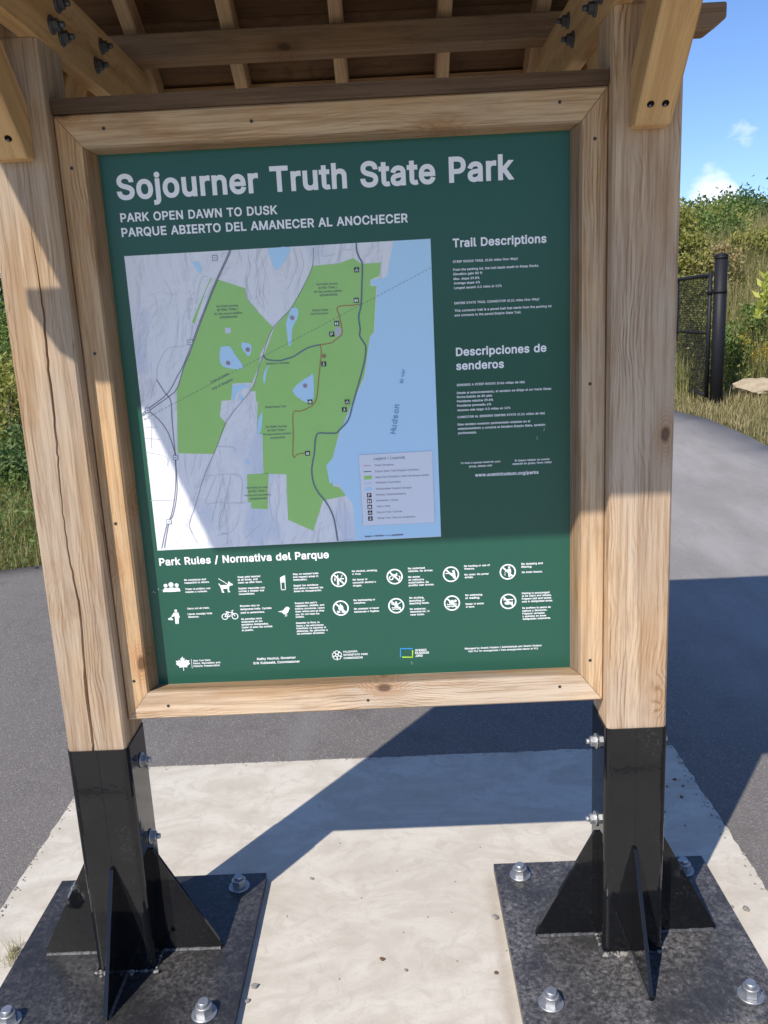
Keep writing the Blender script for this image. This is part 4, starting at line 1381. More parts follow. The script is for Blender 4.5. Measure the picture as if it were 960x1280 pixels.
# --- the map
bm = bmesh.new()
MM = ['m_relief', 'm_green', 'm_water', 'm_legend', 'm_dark', 'm_grey', 'm_black', 'm_slate', 'm_red', 'm_wet', 'white_ink', 'm_blue']
MI = {k: i for i, k in enumerate(MM)}
ink_poly(bm, POLY['map_sheet'], 1, MI['m_relief'])
for l in LINES['contour']:
    ink_line(bm, smooth_line(l), 0.0010, 2, MI['m_grey'])
ink_poly(bm, POLY['river'], 2, MI['m_water'])
for q in POLY['green']:
    ink_poly(bm, q, 2.5, MI['m_green'])
for q in POLY['pond']:
    ink_poly(bm, smooth_line(q + q[:1], 3)[:-1], 4, MI['m_water'])
ink_poly(bm, POLY['white_lot'][0], 3.2, MI['m_wet'])
ink_poly(bm, POLY['white_lot'][1], 3.2, MI['m_relief'])
for q in POLY['parking']:
    ink_poly(bm, q, 4, MI['m_grey'])
for i, l in enumerate(LINES['road']):
    ink_line(bm, smooth_line(l), 0.0017 if i in (1, 2, 5, 6) else 0.0010, 5, MI['m_dark'] if i in (1, 2, 5, 6, 0) else MI['m_grey'])
(xa, za), (xb, zb) = LINES['thin'][0]
for k in range(80):
    f0, f1 = k / 80, (k + 0.62) / 80
    ink_line(bm, [(xa + (xb - xa) * f0, za + (zb - za) * f0), (xa + (xb - xa) * f1, za + (zb - za) * f1)], 0.0009, 5.6, MI['m_dark'])
for l in LINES['greenway']:
    ink_line(bm, smooth_line(l), 0.0034, 6, MI['m_slate'])
for l in LINES['access']:
    ink_line(bm, smooth_line(l), 0.0028, 6, MI['m_slate'])
for l in LINES['red']:
    ink_line(bm, smooth_line(l), 0.0017, 6.5, MI['m_red'])


def badge(kind, x, z, s=0.0056):
    c = [(x - s, z - s), (x + s, z - s), (x + s, z + s), (x - s, z + s)]
    ink_poly(bm, c, 7, MI['m_black'])
    W = MI['white_ink']
    def U(pts): return [(x + a * s, z + b * s) for a, b in pts]
    if kind == 'park':
        ink_line(bm, U([(-.35, -.65), (-.35, .6), (.2, .6), (.42, .3), (.2, -.02), (-.3, -.02)]), s * .3, 8, W)
    elif kind == 'rest':
        for a in (-.45, .35):
            ink_poly(bm, U([(a - .22, -.65), (a + .22, -.65), (a + .3, .3), (a - .3, .3)]), 8, W)
            ink_poly(bm, circle(x + a * s, z + .5 * s, .17 * s, 10), 8, W)
    elif kind == 'view':
        for a in (-.38, .38):
            ink_poly(bm, U([(a - .28, -.6), (a + .28, -.6), (a + .2 - a * .3, .5), (a - .2 - a * .3, .5)]), 8, W)
        ink_poly(bm, U([(-.3, .1), (.3, .1), (.3, .4), (-.3, .4)]), 8.2, W)
    elif kind == 'hike':
        ink_poly(bm, circle(x - .05 * s, z + .6 * s, .2 * s, 10), 8, W)
        ink_line(bm, U([(-.05, .35), (-.05, -.1), (-.4, -.7)]), s * .3, 8, W)
        ink_line(bm, U([(-.05, -.1), (.3, -.7)]), s * .25, 8, W)
        ink_line(bm, U([(0, .3), (.5, 0)]), s * .18, 8, W)
    elif kind == 'bike':
        for a in (-.42, .42):
            ink_line(bm, circle(x + a * s, z - .3 * s, .3 * s, 12), s * .14, 8, W, True)
        ink_line(bm, U([(-.4, -.3), (-.1, .3), (.25, .1), (.42, -.3)]), s * .2, 8, W)
        ink_poly(bm, circle(x + .05 * s, z + .62 * s, .17 * s, 10), 8, W)


for x_, z_ in [(a, b) for _, a, b in ()]:
    pass
ink_poly(bm, POLY['legend'], 6.8, MI['m_legend'])
ink_line(bm, POLY['legend'], 0.0008, 6.9, MI['m_grey'], True)
for k, x_, z_ in MAPICON:
    badge(k, x_, z_, 0.0054 if x_ < 0.05 else 0.0043)
for x_, z_ in NOSWIM:
    ink_line(bm, circle(x_, z_, 0.0042, 16), 0.0013, 7, MI['m_red'], True)
    ink_poly(bm, circle(x_, z_, 0.0022, 8), 7.2, MI['m_dark'])
    ink_line(bm, [(x_ - .003, z_ + .003), (x_ + .003, z_ - .003)], 0.0011, 7.6, MI['m_red'])
for x_, z_ in SHIELD:
    s = 0.0052
    ink_poly(bm, [(x_ - s, z_ - s), (x_ + s, z_ - s), (x_ + s, z_ + s), (x_ - s, z_ + s)], 7, MI['m_legend'])
    ink_line(bm, [(x_ - s, z_ - s), (x_ + s, z_ - s), (x_ + s, z_ + s), (x_ - s, z_ + s)], 0.0016, 7.4, MI['m_dark'], True)
    ink_line(bm, [(x_ - .0025, z_), (x_ + .0025, z_)], 0.0015, 7.4, MI['m_dark'])
for k, xa, za, xb, zb in LEGSYM:
    if k in ('red', 'gw'):
        ink_line(bm, [(xa, za), (xb, zb)], 0.0012 if k == 'red' else 0.0022, 7.4, MI['m_red'] if k == 'red' else MI['m_slate'])
    else:
        ink_poly(bm, [(xa, za), (xb, za), (xb, zb), (xa, zb)], 7.4, MI[{'green': 'm_green', 'wet': 'm_wet', 'water': 'm_water'}[k]])
for i in range(len(SCALEBAR) - 1):
    ink_line(bm, [SCALEBAR[i], SCALEBAR[i + 1]], 0.0026 if i % 2 == 0 else 0.0009, 7, MI['m_dark'])
for r_ in rows_of('map'):
    add_text(bm, 'map', r_[1], r_[2], r_[3], r_[4], 8, MI['m_dark'])
for s_, xa, za, xb, zb in ROTTEXT:
    big = s_ in ('Hudson', 'River')
    ww = math.hypot(xb - xa, zb - za)
    if big:        # letter-spaced river name
        d = ((xb - xa) / ww, (zb - za) / ww)
        step = ww / len(s_)
        for i, ch in enumerate(s_):
            add_text(bm, 'map', ch, xa + d[0] * step * i, za + d[1] * step * i, step, 8, MI['m_blue'], d, 1.0, step * 2.1)
    else:
        add_text(bm, 'map', s_, xa, za, ww, 8, MI['m_dark'], (xb - xa, zb - za))
print_done(bm, "trail_map", [M[k] for k in MM])

# --- pictograms
IR = 0.0197


def pict(kind, cx, cz):
    bm = bmesh.new()
    s = IR
    def U(pts): return [(cx + a * s, cz + b * s) for a, b in pts]
    def poly(pts, l=3): ink_poly(bm, U(pts), l)
    def line(pts, w, l=3.4, closed=False): ink_line(bm, U(pts), w * s, l, 0, closed)
    def disc(a, b, r, l=3, n=18): ink_poly(bm, circle(cx + a * s, cz + b * s, r * s, n), l)
    def ring(a, b, r, w, l=3): ink_line(bm, circle(cx + a * s, cz + b * s, r * s, 40 if r > .6 else 20), w * s, l, 0, True)
    no = kind in ('alcohol', 'vehicle', 'hunting', 'dumping', 'fire', 'docking', 'swimming', 'fishing')
    if no:
        ring(0, 0, 0.90, 0.17, 4)
        ink_line(bm, U([(-0.63, 0.63), (0.63, -0.63)]), 0.19 * s, 4.6)
    if kind == 'alcohol':
        poly([(-.25, -.7), (.0, -.7), (.0, -.05), (-.07, .2), (-.07, .55), (-.19, .55), (-.19, .2), (-.25, -.05)])
        line([(.1, .05), (.62, .05)], .14)
        line([(.25, .2), (.4, .36), (.3, .46), (.5, .5)], .08)
        poly([(-.55, -.2), (-.42, -.2), (-.42, .2), (-.55, .2)])
    elif kind == 'vehicle':
        ring(-.42, -.15, .22, .12)
        ring(.42, -.15, .22, .12)
        poly([(-.5, .12), (-.2, .3), (.1, .28), (.22, .45), (.34, .42), (.3, .2), (.55, .1), (.3, -.05), (-.2, -.1)])
    elif kind == 'hunting':
        disc(.32, .36, .16)
        poly([(.1, .15), (.5, .22), (.58, -.5), (.25, -.55), (.2, -.2), (-.05, 0)])
        line([(-.68, .12), (.2, .12)], .1)
        poly([(-.25, .05), (.1, .18), (.25, -.05), (0, -.15)])
    elif kind == 'dumping':
        disc(.18, .55, .13)
        poly([(.0, .38), (.36, .38), (.42, -.1), (.32, -.1), (.3, -.68), (.08, -.68), (.06, -.15)])
        line([(.05, .3), (-.25, .1), (-.3, .0)], .1)
        for a, b in ((-.38, -.1), (-.3, -.22), (-.4, -.32), (-.32, -.42)):
            disc(a, b, .05, n=8)
    elif kind == 'fire':
        poly([(-.02, .62), (.12, .3), (.2, .36), (.34, 0), (.2, -.32), (-.18, -.32), (-.32, -.02), (-.2, .2)])
        line([(-.5, -.38), (.45, -.6)], .13)
        line([(-.45, -.6), (.45, -.38)], .13)
    elif kind == 'docking':
        disc(.0, .42, .13)
        line([(-.62, .28), (.0, .0), (.58, .45)], .1)
        poly([(-.18, .28), (.18, .28), (.22, -.1), (-.22, -.1)])
        for b in (-.18, -.38):
            line([(-.55, b), (-.3, b - .1), (-.1, b), (.1, b - .1), (.3, b), (.55, b - .08)], .1)
        line([(.25, -.3), (.5, -.55)], .09)
    elif kind == 'swimming':
        disc(.42, .26, .16)
        poly([(-.35, .12), (-.05, .38), (.14, .4), (.3, .05), (.05, -.12), (-.3, -.05)])
        for b in (-.1, -.36):
            line([(-.62, b), (-.38, b - .13), (-.14, b), (.1, b - .13), (.34, b), (.6, b - .1)], .12)
    elif kind == 'fishing':
        line([(-.6, .22), (.6, .22)], .13)
        poly([(-.5, -.18), (-.3, -.02), (.1, -.0), (.32, -.12), (.55, .02), (.52, -.2), (.58, -.4), (.32, -.3), (.0, -.42), (-.35, -.38)])
    elif kind == 'people':
        for a in (-.68, .68):
            disc(a, .42, .24)
            poly(circle(0, 0, 1, 1)[:0] or [(a - .4, -.38), (a + .4, -.38), (a + .34, -.08), (a + .16, .12), (a - .16, .12), (a - .34, -.08)])
        disc(0, .52, .31, 3.6)
        poly([(-.56, -.4), (.56, -.4), (.5, -.05), (.26, .16), (-.26, .16), (-.5, -.05)], 3.6)
    elif kind == 'dog':
        poly([(-.75, .35), (-.62, .12), (.2, .12), (.35, .35), (.42, .62), (.56, .4), (.92, .18), (.86, .05), (.55, .0), (.42, -.12), (.38, -.6), (.55, -.82), (.22, -.82), (.2, -.36),
              (-.3, -.36), (-.36, -.55), (-.2, -.85), (-.5, -.85), (-.56, -.5), (-.62, -.2), (-.72, .08), (-.88, .32)])
        line([(-.8, .98), (.28, .2)], .08)
    elif kind == 'marker':
        poly([(-.32, .0), (.3, .0), (.3, .92), (-.05, .78), (-.32, .62)])
        line([(-.26, -.95), (-.26, .0)], .1)
        line([(.24, -.95), (.24, .0)], .1)
        line([(-.3, -.92), (.28, -.92)], .1)
    elif kind == 'trash':
        disc(.3, .78, .17)
        poly([(.05, .55), (.58, .55), (.72, -.12), (.58, -.14), (.5, -.92), (.34, -.92), (.31, -.2), (.27, -.92), (.1, -.92), (.1, .1), (-.25, -.02), (-.3, .12)])
        poly([(-.36, .04), (-.12, -.42), (-.68, -.36), (-.78, -.2), (-.5, -.1)], 3.6)
    elif kind == 'bicycle':
        ring(-.62, -.2, .36, .1)
        ring(.62, -.2, .36, .1)
        line([(-.62, -.2), (-.3, .32), (.36, .32), (.62, -.2)], .1)
        line([(-.3, .32), (.02, -.22), (.36, .32)], .09, 3.8)
        line([(-.62, -.2), (.02, -.22)], .09, 4.2)
        line([(-.48, .4), (-.14, .4)], .12, 3)
        line([(.36, .32), (.3, .55), (.5, .58)], .1, 4.4)
    elif kind == 'bird':
        poly([(-.85, -.02), (-.2, .1), (.18, .5), (.4, .58), (.6, .46), (.62, .36), (.72, .3), (.58, .22), (.45, -.15), (.15, -.38), (-.15, -.36), (-.3, -.12)])
        line([(.05, -.35), (.12, -.6), (.0, -.66)], .07)
        line([(.2, -.35), (.28, -.58), (.16, -.64)], .07, 3.8)
    elif kind == 'leaf':
        half = [(0, 1.0), (.14, .68), (.28, .76), (.24, .32), (.5, .56), (.56, .4), (.92, .42), (.78, .12), (.95, -.02), (.5, -.38), (.54, -.55), (.08, -.5)]
        pts = half + [(-a, b) for a, b in reversed(half[1:])]
        poly([(a * .95, b * .95) for a, b in pts])
        line([(0, -.4), (.02, -.95)], .08)
        line([(1.1, .55), (1.1, -.7)], .05)
    elif kind == 'rosette':
        for k in range(5):
            a = R(90 + 72 * k)
            ring(.38 * math.cos(a), .38 * math.sin(a), .22, .08, 3 + k * .35)
        ring(0, 0, .16, .08, 5)
        for k in range(5):
            a = R(126 + 72 * k)
            line([(.4 * math.cos(a), .4 * math.sin(a)), (.66 * math.cos(a), .66 * math.sin(a))], .1, 5.4 + k * .1)
    if kind in ('leaf', 'rosette'):
        for r_ in lg:
            if (kind == 'leaf' and r_[2] < -0.35) or (kind == 'rosette' and -0.1 < r_[2] < 0.0):
                add_text(bm, *r_)
        print_done(bm, "agency_logo", M['white_ink'])
    else:
        print_done(bm, "rule_pictogram", M['white_ink'])


for k, x_, z_ in ICONS:
    pict(k, x_, z_)
bm = bmesh.new()
b0, b1, b2, b3 = [Vector(q) for q in BRACKET]
w_ = 0.0032
ink_line(bm, [b3, b0, b1], w_, 3, 0)
ink_line(bm, [b1 + Vector((0, -.004)), b2, b3 + Vector((.004, 0))], w_, 3.4, 1)
for r_ in lg:
    if 0.05 < r_[2] < 0.2:
        add_text(bm, r_[0], r_[1], r_[2], r_[3], r_[4], 3, 2)
print_done(bm, "agency_logo", [M['logo_blue'], M['logo_lime'], M['white_ink']])

# scratches on the face of the panel, each a mark of its own
rr = random.Random(6)
for x_, z_ in ((-0.489, 1.003), (-0.481, 1.009), (-0.474, 1.008), (0.12, 0.79), (0.43, 1.33), (0.445, 1.35)):
    bm = bmesh.new()
    a_ = rr.uniform(0, 3.1)
    l_ = rr.uniform(0.002, 0.006)
    ink_line(bm, [(x_, z_), (x_ + l_ * math.cos(a_), z_ + l_ * math.sin(a_)), (x_ + l_ * 1.5 * math.cos(a_ + .5), z_ + l_ * 1.5 * math.sin(a_ + .5))], 0.0008, 2)
    print_done(bm, "scratch", M['m_grey'])

# ------------------------------------------------------------------ gate beside the path
gx, gy = 4.018, 8.4
gz = hill(gx, gy)


def tube(bm, a, b, r, seg=12, mi=0):
    d = Vector(b) - Vector(a)
    bm_cyl(bm, a, d, r, r, d.length, seg, mi)


gp = link("gate_post", None, label="thick black round gate post with a domed cap beside the path", category="post")
gp.location = (gx, gy, gz)
bm = bmesh.new()
bm_cyl(bm, (0, 0, -0.3), (0, 0, 1), 0.074, 0.074, 1.97, 28)
link("pole", bm_done(bm, "pole"), M['black_vinyl'], gp)
bm = bmesh.new()
for k in range(4):
    a0, a1 = R(k * 22), R((k + 1) * 22)
    bm_cyl(bm, (0, 0, 1.672 + 0.04 * math.sin(a0)), (0, 0, 1), 0.079 * math.cos(a0), max(0.079 * math.cos(a1), 0.003), 0.04 * (math.sin(a1) - math.sin(a0)), 28)
bm_cyl(bm, (0, 0, 1.645), (0, 0, 1), 0.0785, 0.0785, 0.0275, 28)
link("post_cap", bm_done(bm, "post_cap"), M['black_vinyl'], gp)

gate = link("swing_gate", None, label="black chain-link swing gate standing open beside the thick black post", category="gate")
gate.location = (gx - 0.098, gy + 0.06, gz)
gdir = Vector((0.045, 1.3, 0)).normalized()
GL, G0, G1 = 1.30, 0.06, 1.47
GM = 0.80


def G(u, z):
    return gdir * u + Vector((0, 0, z))


for nm, segs, rad in (("gate_frame", [(G(0, G0 - .03), G(0, G1 + .03)), (G(GL, G0), G(GL, G1)), (G(0, G0), G(GL, G0)), (G(0, G1), G(GL, G1))], 0.024), ("cross_rail", [(G(0, GM), G(GL, GM))], 0.019)):
    bm = bmesh.new()
    for a, b in segs:
        tube(bm, a, b, rad)
    link(nm, bm_done(bm, nm), M['black_vinyl'], gate)
bm = bmesh.new()
st = 0.055
H_ = G1 - G0


def wire(u0, z0, u1, z1):
    a, b = G(u0, z0), G(u1, z1)
    d = (b - a).normalized()
    tube(bm, a, b, 0.003, 4)


for k in range(int((GL + H_) / st) + 1):
    c = k * st
    # rising and falling diagonals clipped to the frame
    u0 = max(0, c - H_)
    u1 = min(GL, c)
    if u1 - u0 > .01:
        wire(u0, G0 + c - u0, u1, G0 + c - u1)
        wire(u0, G1 - (c - u0), u1, G1 - (c - u1))
link("chain_link_mesh", bm_done(bm, "chain_link_mesh"), M['black_vinyl'], gate)
for z in (1.28,):
    bm = bmesh.new()
    bm_cyl(bm, Vector((0.098, -0.06, z - 0.028)), (0, 0, 1), 0.0785, 0.0785, 0.045, 28)
    bm_box(bm, -0.005, 0.05, -0.03, 0.0, z - 0.02, z + 0.02)
    bm_cyl(bm, G(0, z - 0.035), (0, 0, 1), 0.032, 0.032, 0.07, 14)
    link("hinge", bm_done(bm, "hinge"), M['black_vinyl'], gate)


# ------------------------------------------------------------------ stones
def rock_mesh(name, rx, ry, rz, seed, sub=2, rough=0.18):
    rr = random.Random(seed)
    bm = bmesh.new()
    bmesh.ops.create_icosphere(bm, subdivisions=sub, radius=1.0)
    planes = [(Vector((rr.gauss(0, 1), rr.gauss(0, 1), rr.gauss(0, 1))).normalized(), rr.uniform(0.55, 0.9)) for _ in range(9)]
    for v in bm.verts:
        p = v.co.copy()
        for n_, d in planes:
            q = p.dot(n_)
            if q > d:
                p -= n_ * (q - d)
        p *= 1 + rr.uniform(-rough, rough) * 0.3
        v.co = Vector((p.x * rx, p.y * ry, p.z * rz))
    return bm_done(bm, name)


bo = link("boulder", rock_mesh("boulder", 0.36, 0.24, 0.15, 23, 3, 0.5), M['rock'], label="pale flat-topped boulder in the dry grass beside the gate post", category="rock")
bo.scale = (0.9, 0.9, 0.85)
bo.location = (4.64, 8.75, hill(4.62, 8.75) + 0.05)

PEB = [(-0.311, -0.135, .0085, "largest grey pebble lying against the right edge of the left steel plate", 0),
       (-0.322, -0.182, .0058, "flat small pebble just below the largest one at the left steel plate", 0),
       (-0.204, 0.279, .0052, "dark pebble on bare concrete by the inner back corner of the left plate", 0),
       (0.318, 0.080, .0085, "angular grey pebble touching the inner edge of the right steel plate", 0),
       (0.296, -0.120, .0052, "brown-grey pebble nearest the camera along the right plate's inner edge", 1),
       (0.009, -0.059, .0062, "brown pebble out in the open between the two steel plates", 1),
       (0.069, -0.101, .005, "grey pebble right of the brown pebble between the two plates", 0),
       (-0.989, 0.024, .009, "grey pebble by the dry grass tuft at the left plate's outer edge", 0),
       (1.000, 0.074, .009, "pale pebble on the concrete strip outside the right steel plate", 0),
       (0.967, 0.086, .0055, "small pale pebble beside the bigger one outside the right plate", 0),
       (-0.565, -0.105, .008, "round grey pebble on the left steel plate beside the gusset foot", 0)]
for x_, y_, r_, lab, br_ in PEB:
    sd = int(abs(x_ * 997 + y_ * 313))
    o = link("pebble", rock_mesh("pebble", r_ * 1.2, r_, r_ * 0.75, sd, 2, 0.3), M['pebble_brown' if br_ else 'pebble'], label=lab, category="pebble", group="loose pebbles on the concrete pad")
    o.location = (x_, y_, r_ * 0.6 + (0.025 if "on the left steel plate" in lab else 0))
    o.rotation_euler = (0, 0, sd)
small = [(-0.053, 0.184), (0.065, 0.038), (0.134, 0.094), (0.201, -0.074), (0.332, -0.044), (-0.211, 0.667), (0.310, 0.399), (0.05, 0.30), (-0.13, 0.45), (0.22, 0.24), (0.12, 0.7), (-0.26, 0.12), (0.20, 0.11), (-0.1, -0.12)]
base = rock_mesh("pebble", 0.0034, 0.0028, 0.0022, 77, 1, 0.3)
for i, (x_, y_) in enumerate(small):
    o = link("pebble", base, M['pebble'] if i == 0 else None, label="tiny grey pebble scattered on the concrete between the plates", category="pebble", group="tiny pebbles on the concrete pad")
    o.location = (x_, y_, 0.0016)
    o.rotation_euler = (0, 0, i * 1.3)
shade = [(1.025, 0.743), (1.013, 0.632), (0.995, 0.80), (1.04, 0.70), (0.985, 0.70), (0.93, 0.55), (0.97, 0.47)]
base = rock_mesh("pebble", 0.009, 0.0075, 0.005, 78, 1, 0.3)
for i, (x_, y_) in enumerate(shade):
    o = link("pebble", base, M['pebble_brown'] if i == 0 else None, label="dark stone in the kiosk's shadow on the pad's right strip", category="pebble", group="dark stones in the shade right of the kiosk")
    o.location = (x_, y_, 0.003)
    o.scale = (1 - .09 * i, 1 - .09 * i, 1 - .09 * i)
    o.rotation_euler = (0, 0, i * 1.7)
# loose asphalt grit along the edges of the pad: nobody could count it
rr = random.Random(4)
bm = bmesh.new()
for k in range(1500):
    side = rr.random()
    if side < 0.42:
        x_, y_ = rr.uniform(-1.1, 1.1), 0.985 + rr.gauss(0.008, 0.012)
    elif side < 0.75:
        x_, y_ = 1.095 + rr.gauss(0.01, 0.018), rr.uniform(-0.6, 0.98)
    else:
        x_, y_ = -1.105 - rr.gauss(0.008, 0.014), rr.uniform(-0.6, 0.98)
    r_ = rr.uniform(0.0018, 0.0052)
    on = -1.105 < x_ < 1.095 and y_ < 0.985
    vs = [bm.verts.new((x_ + r_ * rr.uniform(.6, 1.2) * dx, y_ + r_ * rr.uniform(.6, 1.2) * dy, (0 if on else -0.01) + r_ * (0.5 + 0.5 * dz))) for dx, dy, dz in ((1, 0, 0), (-1, 0, 0), (0, 1, 0), (0, -1, 0), (0, 0, 1), (0, 0, -1))]
    for a, b, c in ((0, 2, 4), (2, 1, 4), (1, 3, 4), (3, 0, 4), (2, 0, 5), (1, 2, 5), (3, 1, 5), (0, 3, 5)):
        bm.faces.new((vs[a], vs[b], vs[c]))
link("asphalt_grit", bm_done(bm, "asphalt_grit"), M['pebble'], kind='stuff', label="loose asphalt grit along the edges of the concrete pad", category="gravel")


# ------------------------------------------------------------------ plants
def fast_mesh(name, verts, nper, faces_per):
    """verts (N, nper, 3); faces_per: list of index tuples in one island (all quads or all triangles)"""
    N = verts.shape[0]
    k = len(faces_per[0])
    me = bpy.data.meshes.new(name)
    me.vertices.add(N * nper)
    me.vertices.foreach_set('co', verts.reshape(-1).astype(np.float32))
    F = np.array(faces_per)
    idx = (np.arange(N)[:, None, None] * nper + F[None]).reshape(-1)
    nf = N * len(faces_per)
    me.loops.add(nf * k)
    me.loops.foreach_set('vertex_index', idx.astype(np.int32))
    me.polygons.add(nf)
    me.polygons.foreach_set('loop_start', (np.arange(nf) * k).astype(np.int32))
    me.update(calc_edges=True)
    return me


def leaves(name, cen, size, rng, aspect=0.5, up=0.35):
    N = len(cen)
    d = rng.normal(size=(N, 3))
    d[:, 2] += up
    d /= np.linalg.norm(d, axis=1)[:, None]
    q = rng.normal(size=(N, 3))
    w = np.cross(d, q)
    w /= np.linalg.norm(w, axis=1)[:, None] + 1e-9
    nn = np.cross(d, w)
    s = size * rng.uniform(0.6, 1.35, N)[:, None]
    V = np.stack([cen, cen + d * s * .45 + w * s * aspect * .5 + nn * s * .08, cen + d * s, cen + d * s * .45 - w * s * aspect * .5 + nn * s * .08], 1)
    return fast_mesh(name, V, 4, [(0, 1, 2, 3)])


def crown_points(rng, h, r, n, clumps, z0=0.12, conic=0.0, flat=1.0):
    """leaf positions: twig clumps spread through an uneven volume"""
    cc = []
    while len(cc) < clumps:
        p = rng.uniform(-1, 1, 3)
        rr_ = np.linalg.norm(p)
        if rr_ > 1 or rr_ < 0.35:
            continue
        zz = (p[2] + 1) / 2
        k = 1 - conic * zz
        ang = math.atan2(p[1], p[0])
        lump = 1 + 0.22 * math.sin(3 * ang + h * 7) + 0.14 * math.sin(5 * ang + 4 * zz + r * 9)
        cc.append((p[0] * r * k * lump, p[1] * r * k * lump, z0 * h + zz * h * (1 - z0) * (0.86 + 0.14 * lump)))
    cc = np.array(cc)
    i = rng.integers(0, clumps, n)
    sig = 0.13 * r * flat
    return cc[i] + rng.normal(size=(n, 3)) * sig * rng.uniform(0.5, 1.3, (n, 1)), cc


def stems(name, cc, rng, base_r, h, k):
    bm = bmesh.new()
    top = Vector((0, 0, h * 0.55))
    tube(bm, (0, 0, -0.15), top, base_r)
    for c in cc[rng.choice(len(cc), min(k, len(cc)), replace=False)]:
        s0 = Vector((0, 0, h * rng.uniform(0.05, 0.5)))
        d = Vector(c) - s0
        bm_cyl(bm, s0, d, base_r * 0.55, base_r * 0.15, d.length, 6)
    return bm_done(bm, name)


def plant(name, label, cat, x, y, h, r, mat, n, leaf, seed, clumps=60, conic=0.3, group=None, base_r=0.03, z0=0.08, aspect=0.5, trunk="stem"):
    rng = np.random.default_rng(seed)
    root = link(name, None, label=label, category=cat)
    if group:
        root['group'] = group
    root.location = (x, y, hill(x, y) - 0.05)
    P, cc = crown_points(rng, h, r, n, clumps, z0, conic)
    link("crown", leaves("crown", P, leaf, rng, aspect), M[mat], root)
    link(trunk, stems(trunk, cc, rng, base_r, h, 14), M['bark'], root)
    return root


GB = "trees and shrubs on the slope beyond the gate"
plant("shrub", "tall yellow-green shrub rising beside the right kiosk post behind the gate", "shrub", 5.0, 13.0, 1.7, 0.7, 'leaf_yellow', 7000, 0.075, 1, 70, 0.55, GB, 0.035)
plant("shrub", "tan and yellow seeding bush above the gate post", "shrub", 5.55, 12.8, 1.0, 0.6, 'leaf_tan', 5000, 0.055, 2, 60, 0.35, GB, 0.02)
plant("shrub", "yellowish low bush between the gate and the tan seeding bush", "shrub", 4.75, 11.6, 0.95, 0.6, 'leaf_yellow', 5000, 0.06, 3, 60, 0.3, GB, 0.02)
plant("shrub", "mid-green rounded bush behind the tan seeding bush", "shrub", 6.8, 16.5, 0.85, 0.9, 'leaf_green', 8000, 0.085, 4, 80, 0.3, GB, 0.04)
plant("shrub", "yellow-tinged bush on the skyline over the gate post", "shrub", 7.7, 19.0, 0.85, 1.1, 'leaf_yellow', 8000, 0.09, 5, 80, 0.3, GB, 0.04)
plant("shrub", "olive bush at the photo's right edge below the skyline", "shrub", 7.0, 14.6, 0.55, 0.7, 'leaf_yellow', 7000, 0.075, 6, 80, 0.3, GB, 0.03)
plant("tree", "dark round-headed tree on the skyline nearest the right kiosk post", "tree", 9.2, 25.0, 1.0, 1.4, 'leaf_dark', 9000, 0.12, 7, 90, 0.25, GB, 0.07, 0.15, 0.6, "trunk")
plant("tree", "dark broad tree forming the highest skyline at the photo's right edge", "tree", 12.6, 29.0, 0.95, 2.0, 'leaf_dark', 10000, 0.14, 8, 90, 0.25, GB, 0.09, 0.15, 0.6, "trunk")
plant("tree", "green tree on the skyline between the two dark trees", "tree", 11.0, 27.5, 0.9, 1.7, 'leaf_green', 9000, 0.13, 9, 90, 0.25, GB, 0.08, 0.15, 0.6, "trunk")
plant("sumac", "lime-leaved broad-leaf sapling right of the gate post", "sapling", 5.28, 9.7, 1.42, 0.36, 'leaf_bright', 240, 0.15, 10, 30, 0.2, None, 0.014, 0.45, 0.42)
plant("shrub", "low green weed clump between gate post and boulder", "shrub", 4.5, 9.4, 0.75, 0.4, 'leaf_green', 1600, 0.06, 12, 30, 0.3, None, 0.012)
plant("shrub", "dark leafy weed clump behind the boulder", "shrub", 5.1, 9.9, 0.8, 0.5, 'leaf_green', 1800, 0.06, 13, 30, 0.3, None, 0.012)
plant("shrub", "mid-green weedy bush just behind the open gate", "shrub", 4.35, 10.6, 1.0, 0.6, 'leaf_yellow', 3000, 0.05, 14, 40, 0.3, None, 0.014)
# left verge
GLF = "trees and bushes on the left verge"
plant("tree", "dark tall tree at the photo's left edge behind the verge bushes", "tree", -5.6, 10.0, 4.6, 1.7, 'leaf_dark', 12000, 0.10, 21, 100, 0.4, GLF, 0.08, 0.1, 0.55, "trunk")
plant("shrub", "yellow-green bush left of the left kiosk post", "shrub", -3.95, 7.0, 1.15, 0.75, 'leaf_yellow', 6000, 0.055, 22, 70, 0.25, GLF, 0.02)
plant("shrub", "plain green bush behind the yellow-green bush on the left verge", "shrub", -4.6, 8.4, 1.5, 0.9, 'leaf_green', 6000, 0.06, 23, 70, 0.25, GLF, 0.02)
plant("shrub", "low dark weed clump in front of the yellow-green bush by the left kiosk post", "shrub", -3.45, 6.0, 0.55, 0.55, 'leaf_dark', 2500, 0.05, 24, 40, 0.2, GLF, 0.012)
# beyond the sign, where only a step to the side would show them
for i, (x_, y_, h_, r_, m_, lab) in enumerate([(-8.5, 10.5, 3.2, 1.6, 'leaf_green', "green bush far out on the left verge"), (-2.2, 15.0, 2.6, 1.5, 'leaf_yellow', "yellow-green shrub behind the sign"), (1.2, 16.0, 3.0, 1.7, 'leaf_green', "green shrub straight behind the sign panel"), (4.2, 17.5, 2.8, 1.5, 'leaf_dark', "dark shrub behind the right kiosk post"), (-5.5, 17.0, 4.0, 2.0, 'leaf_dark', "dark tree behind the left kiosk post")]):
    plant("shrub", lab + " beyond the path", "shrub", x_, y_, h_, r_, m_, 5000, 0.11, 40 + i, 70, 0.3, None, 0.04)


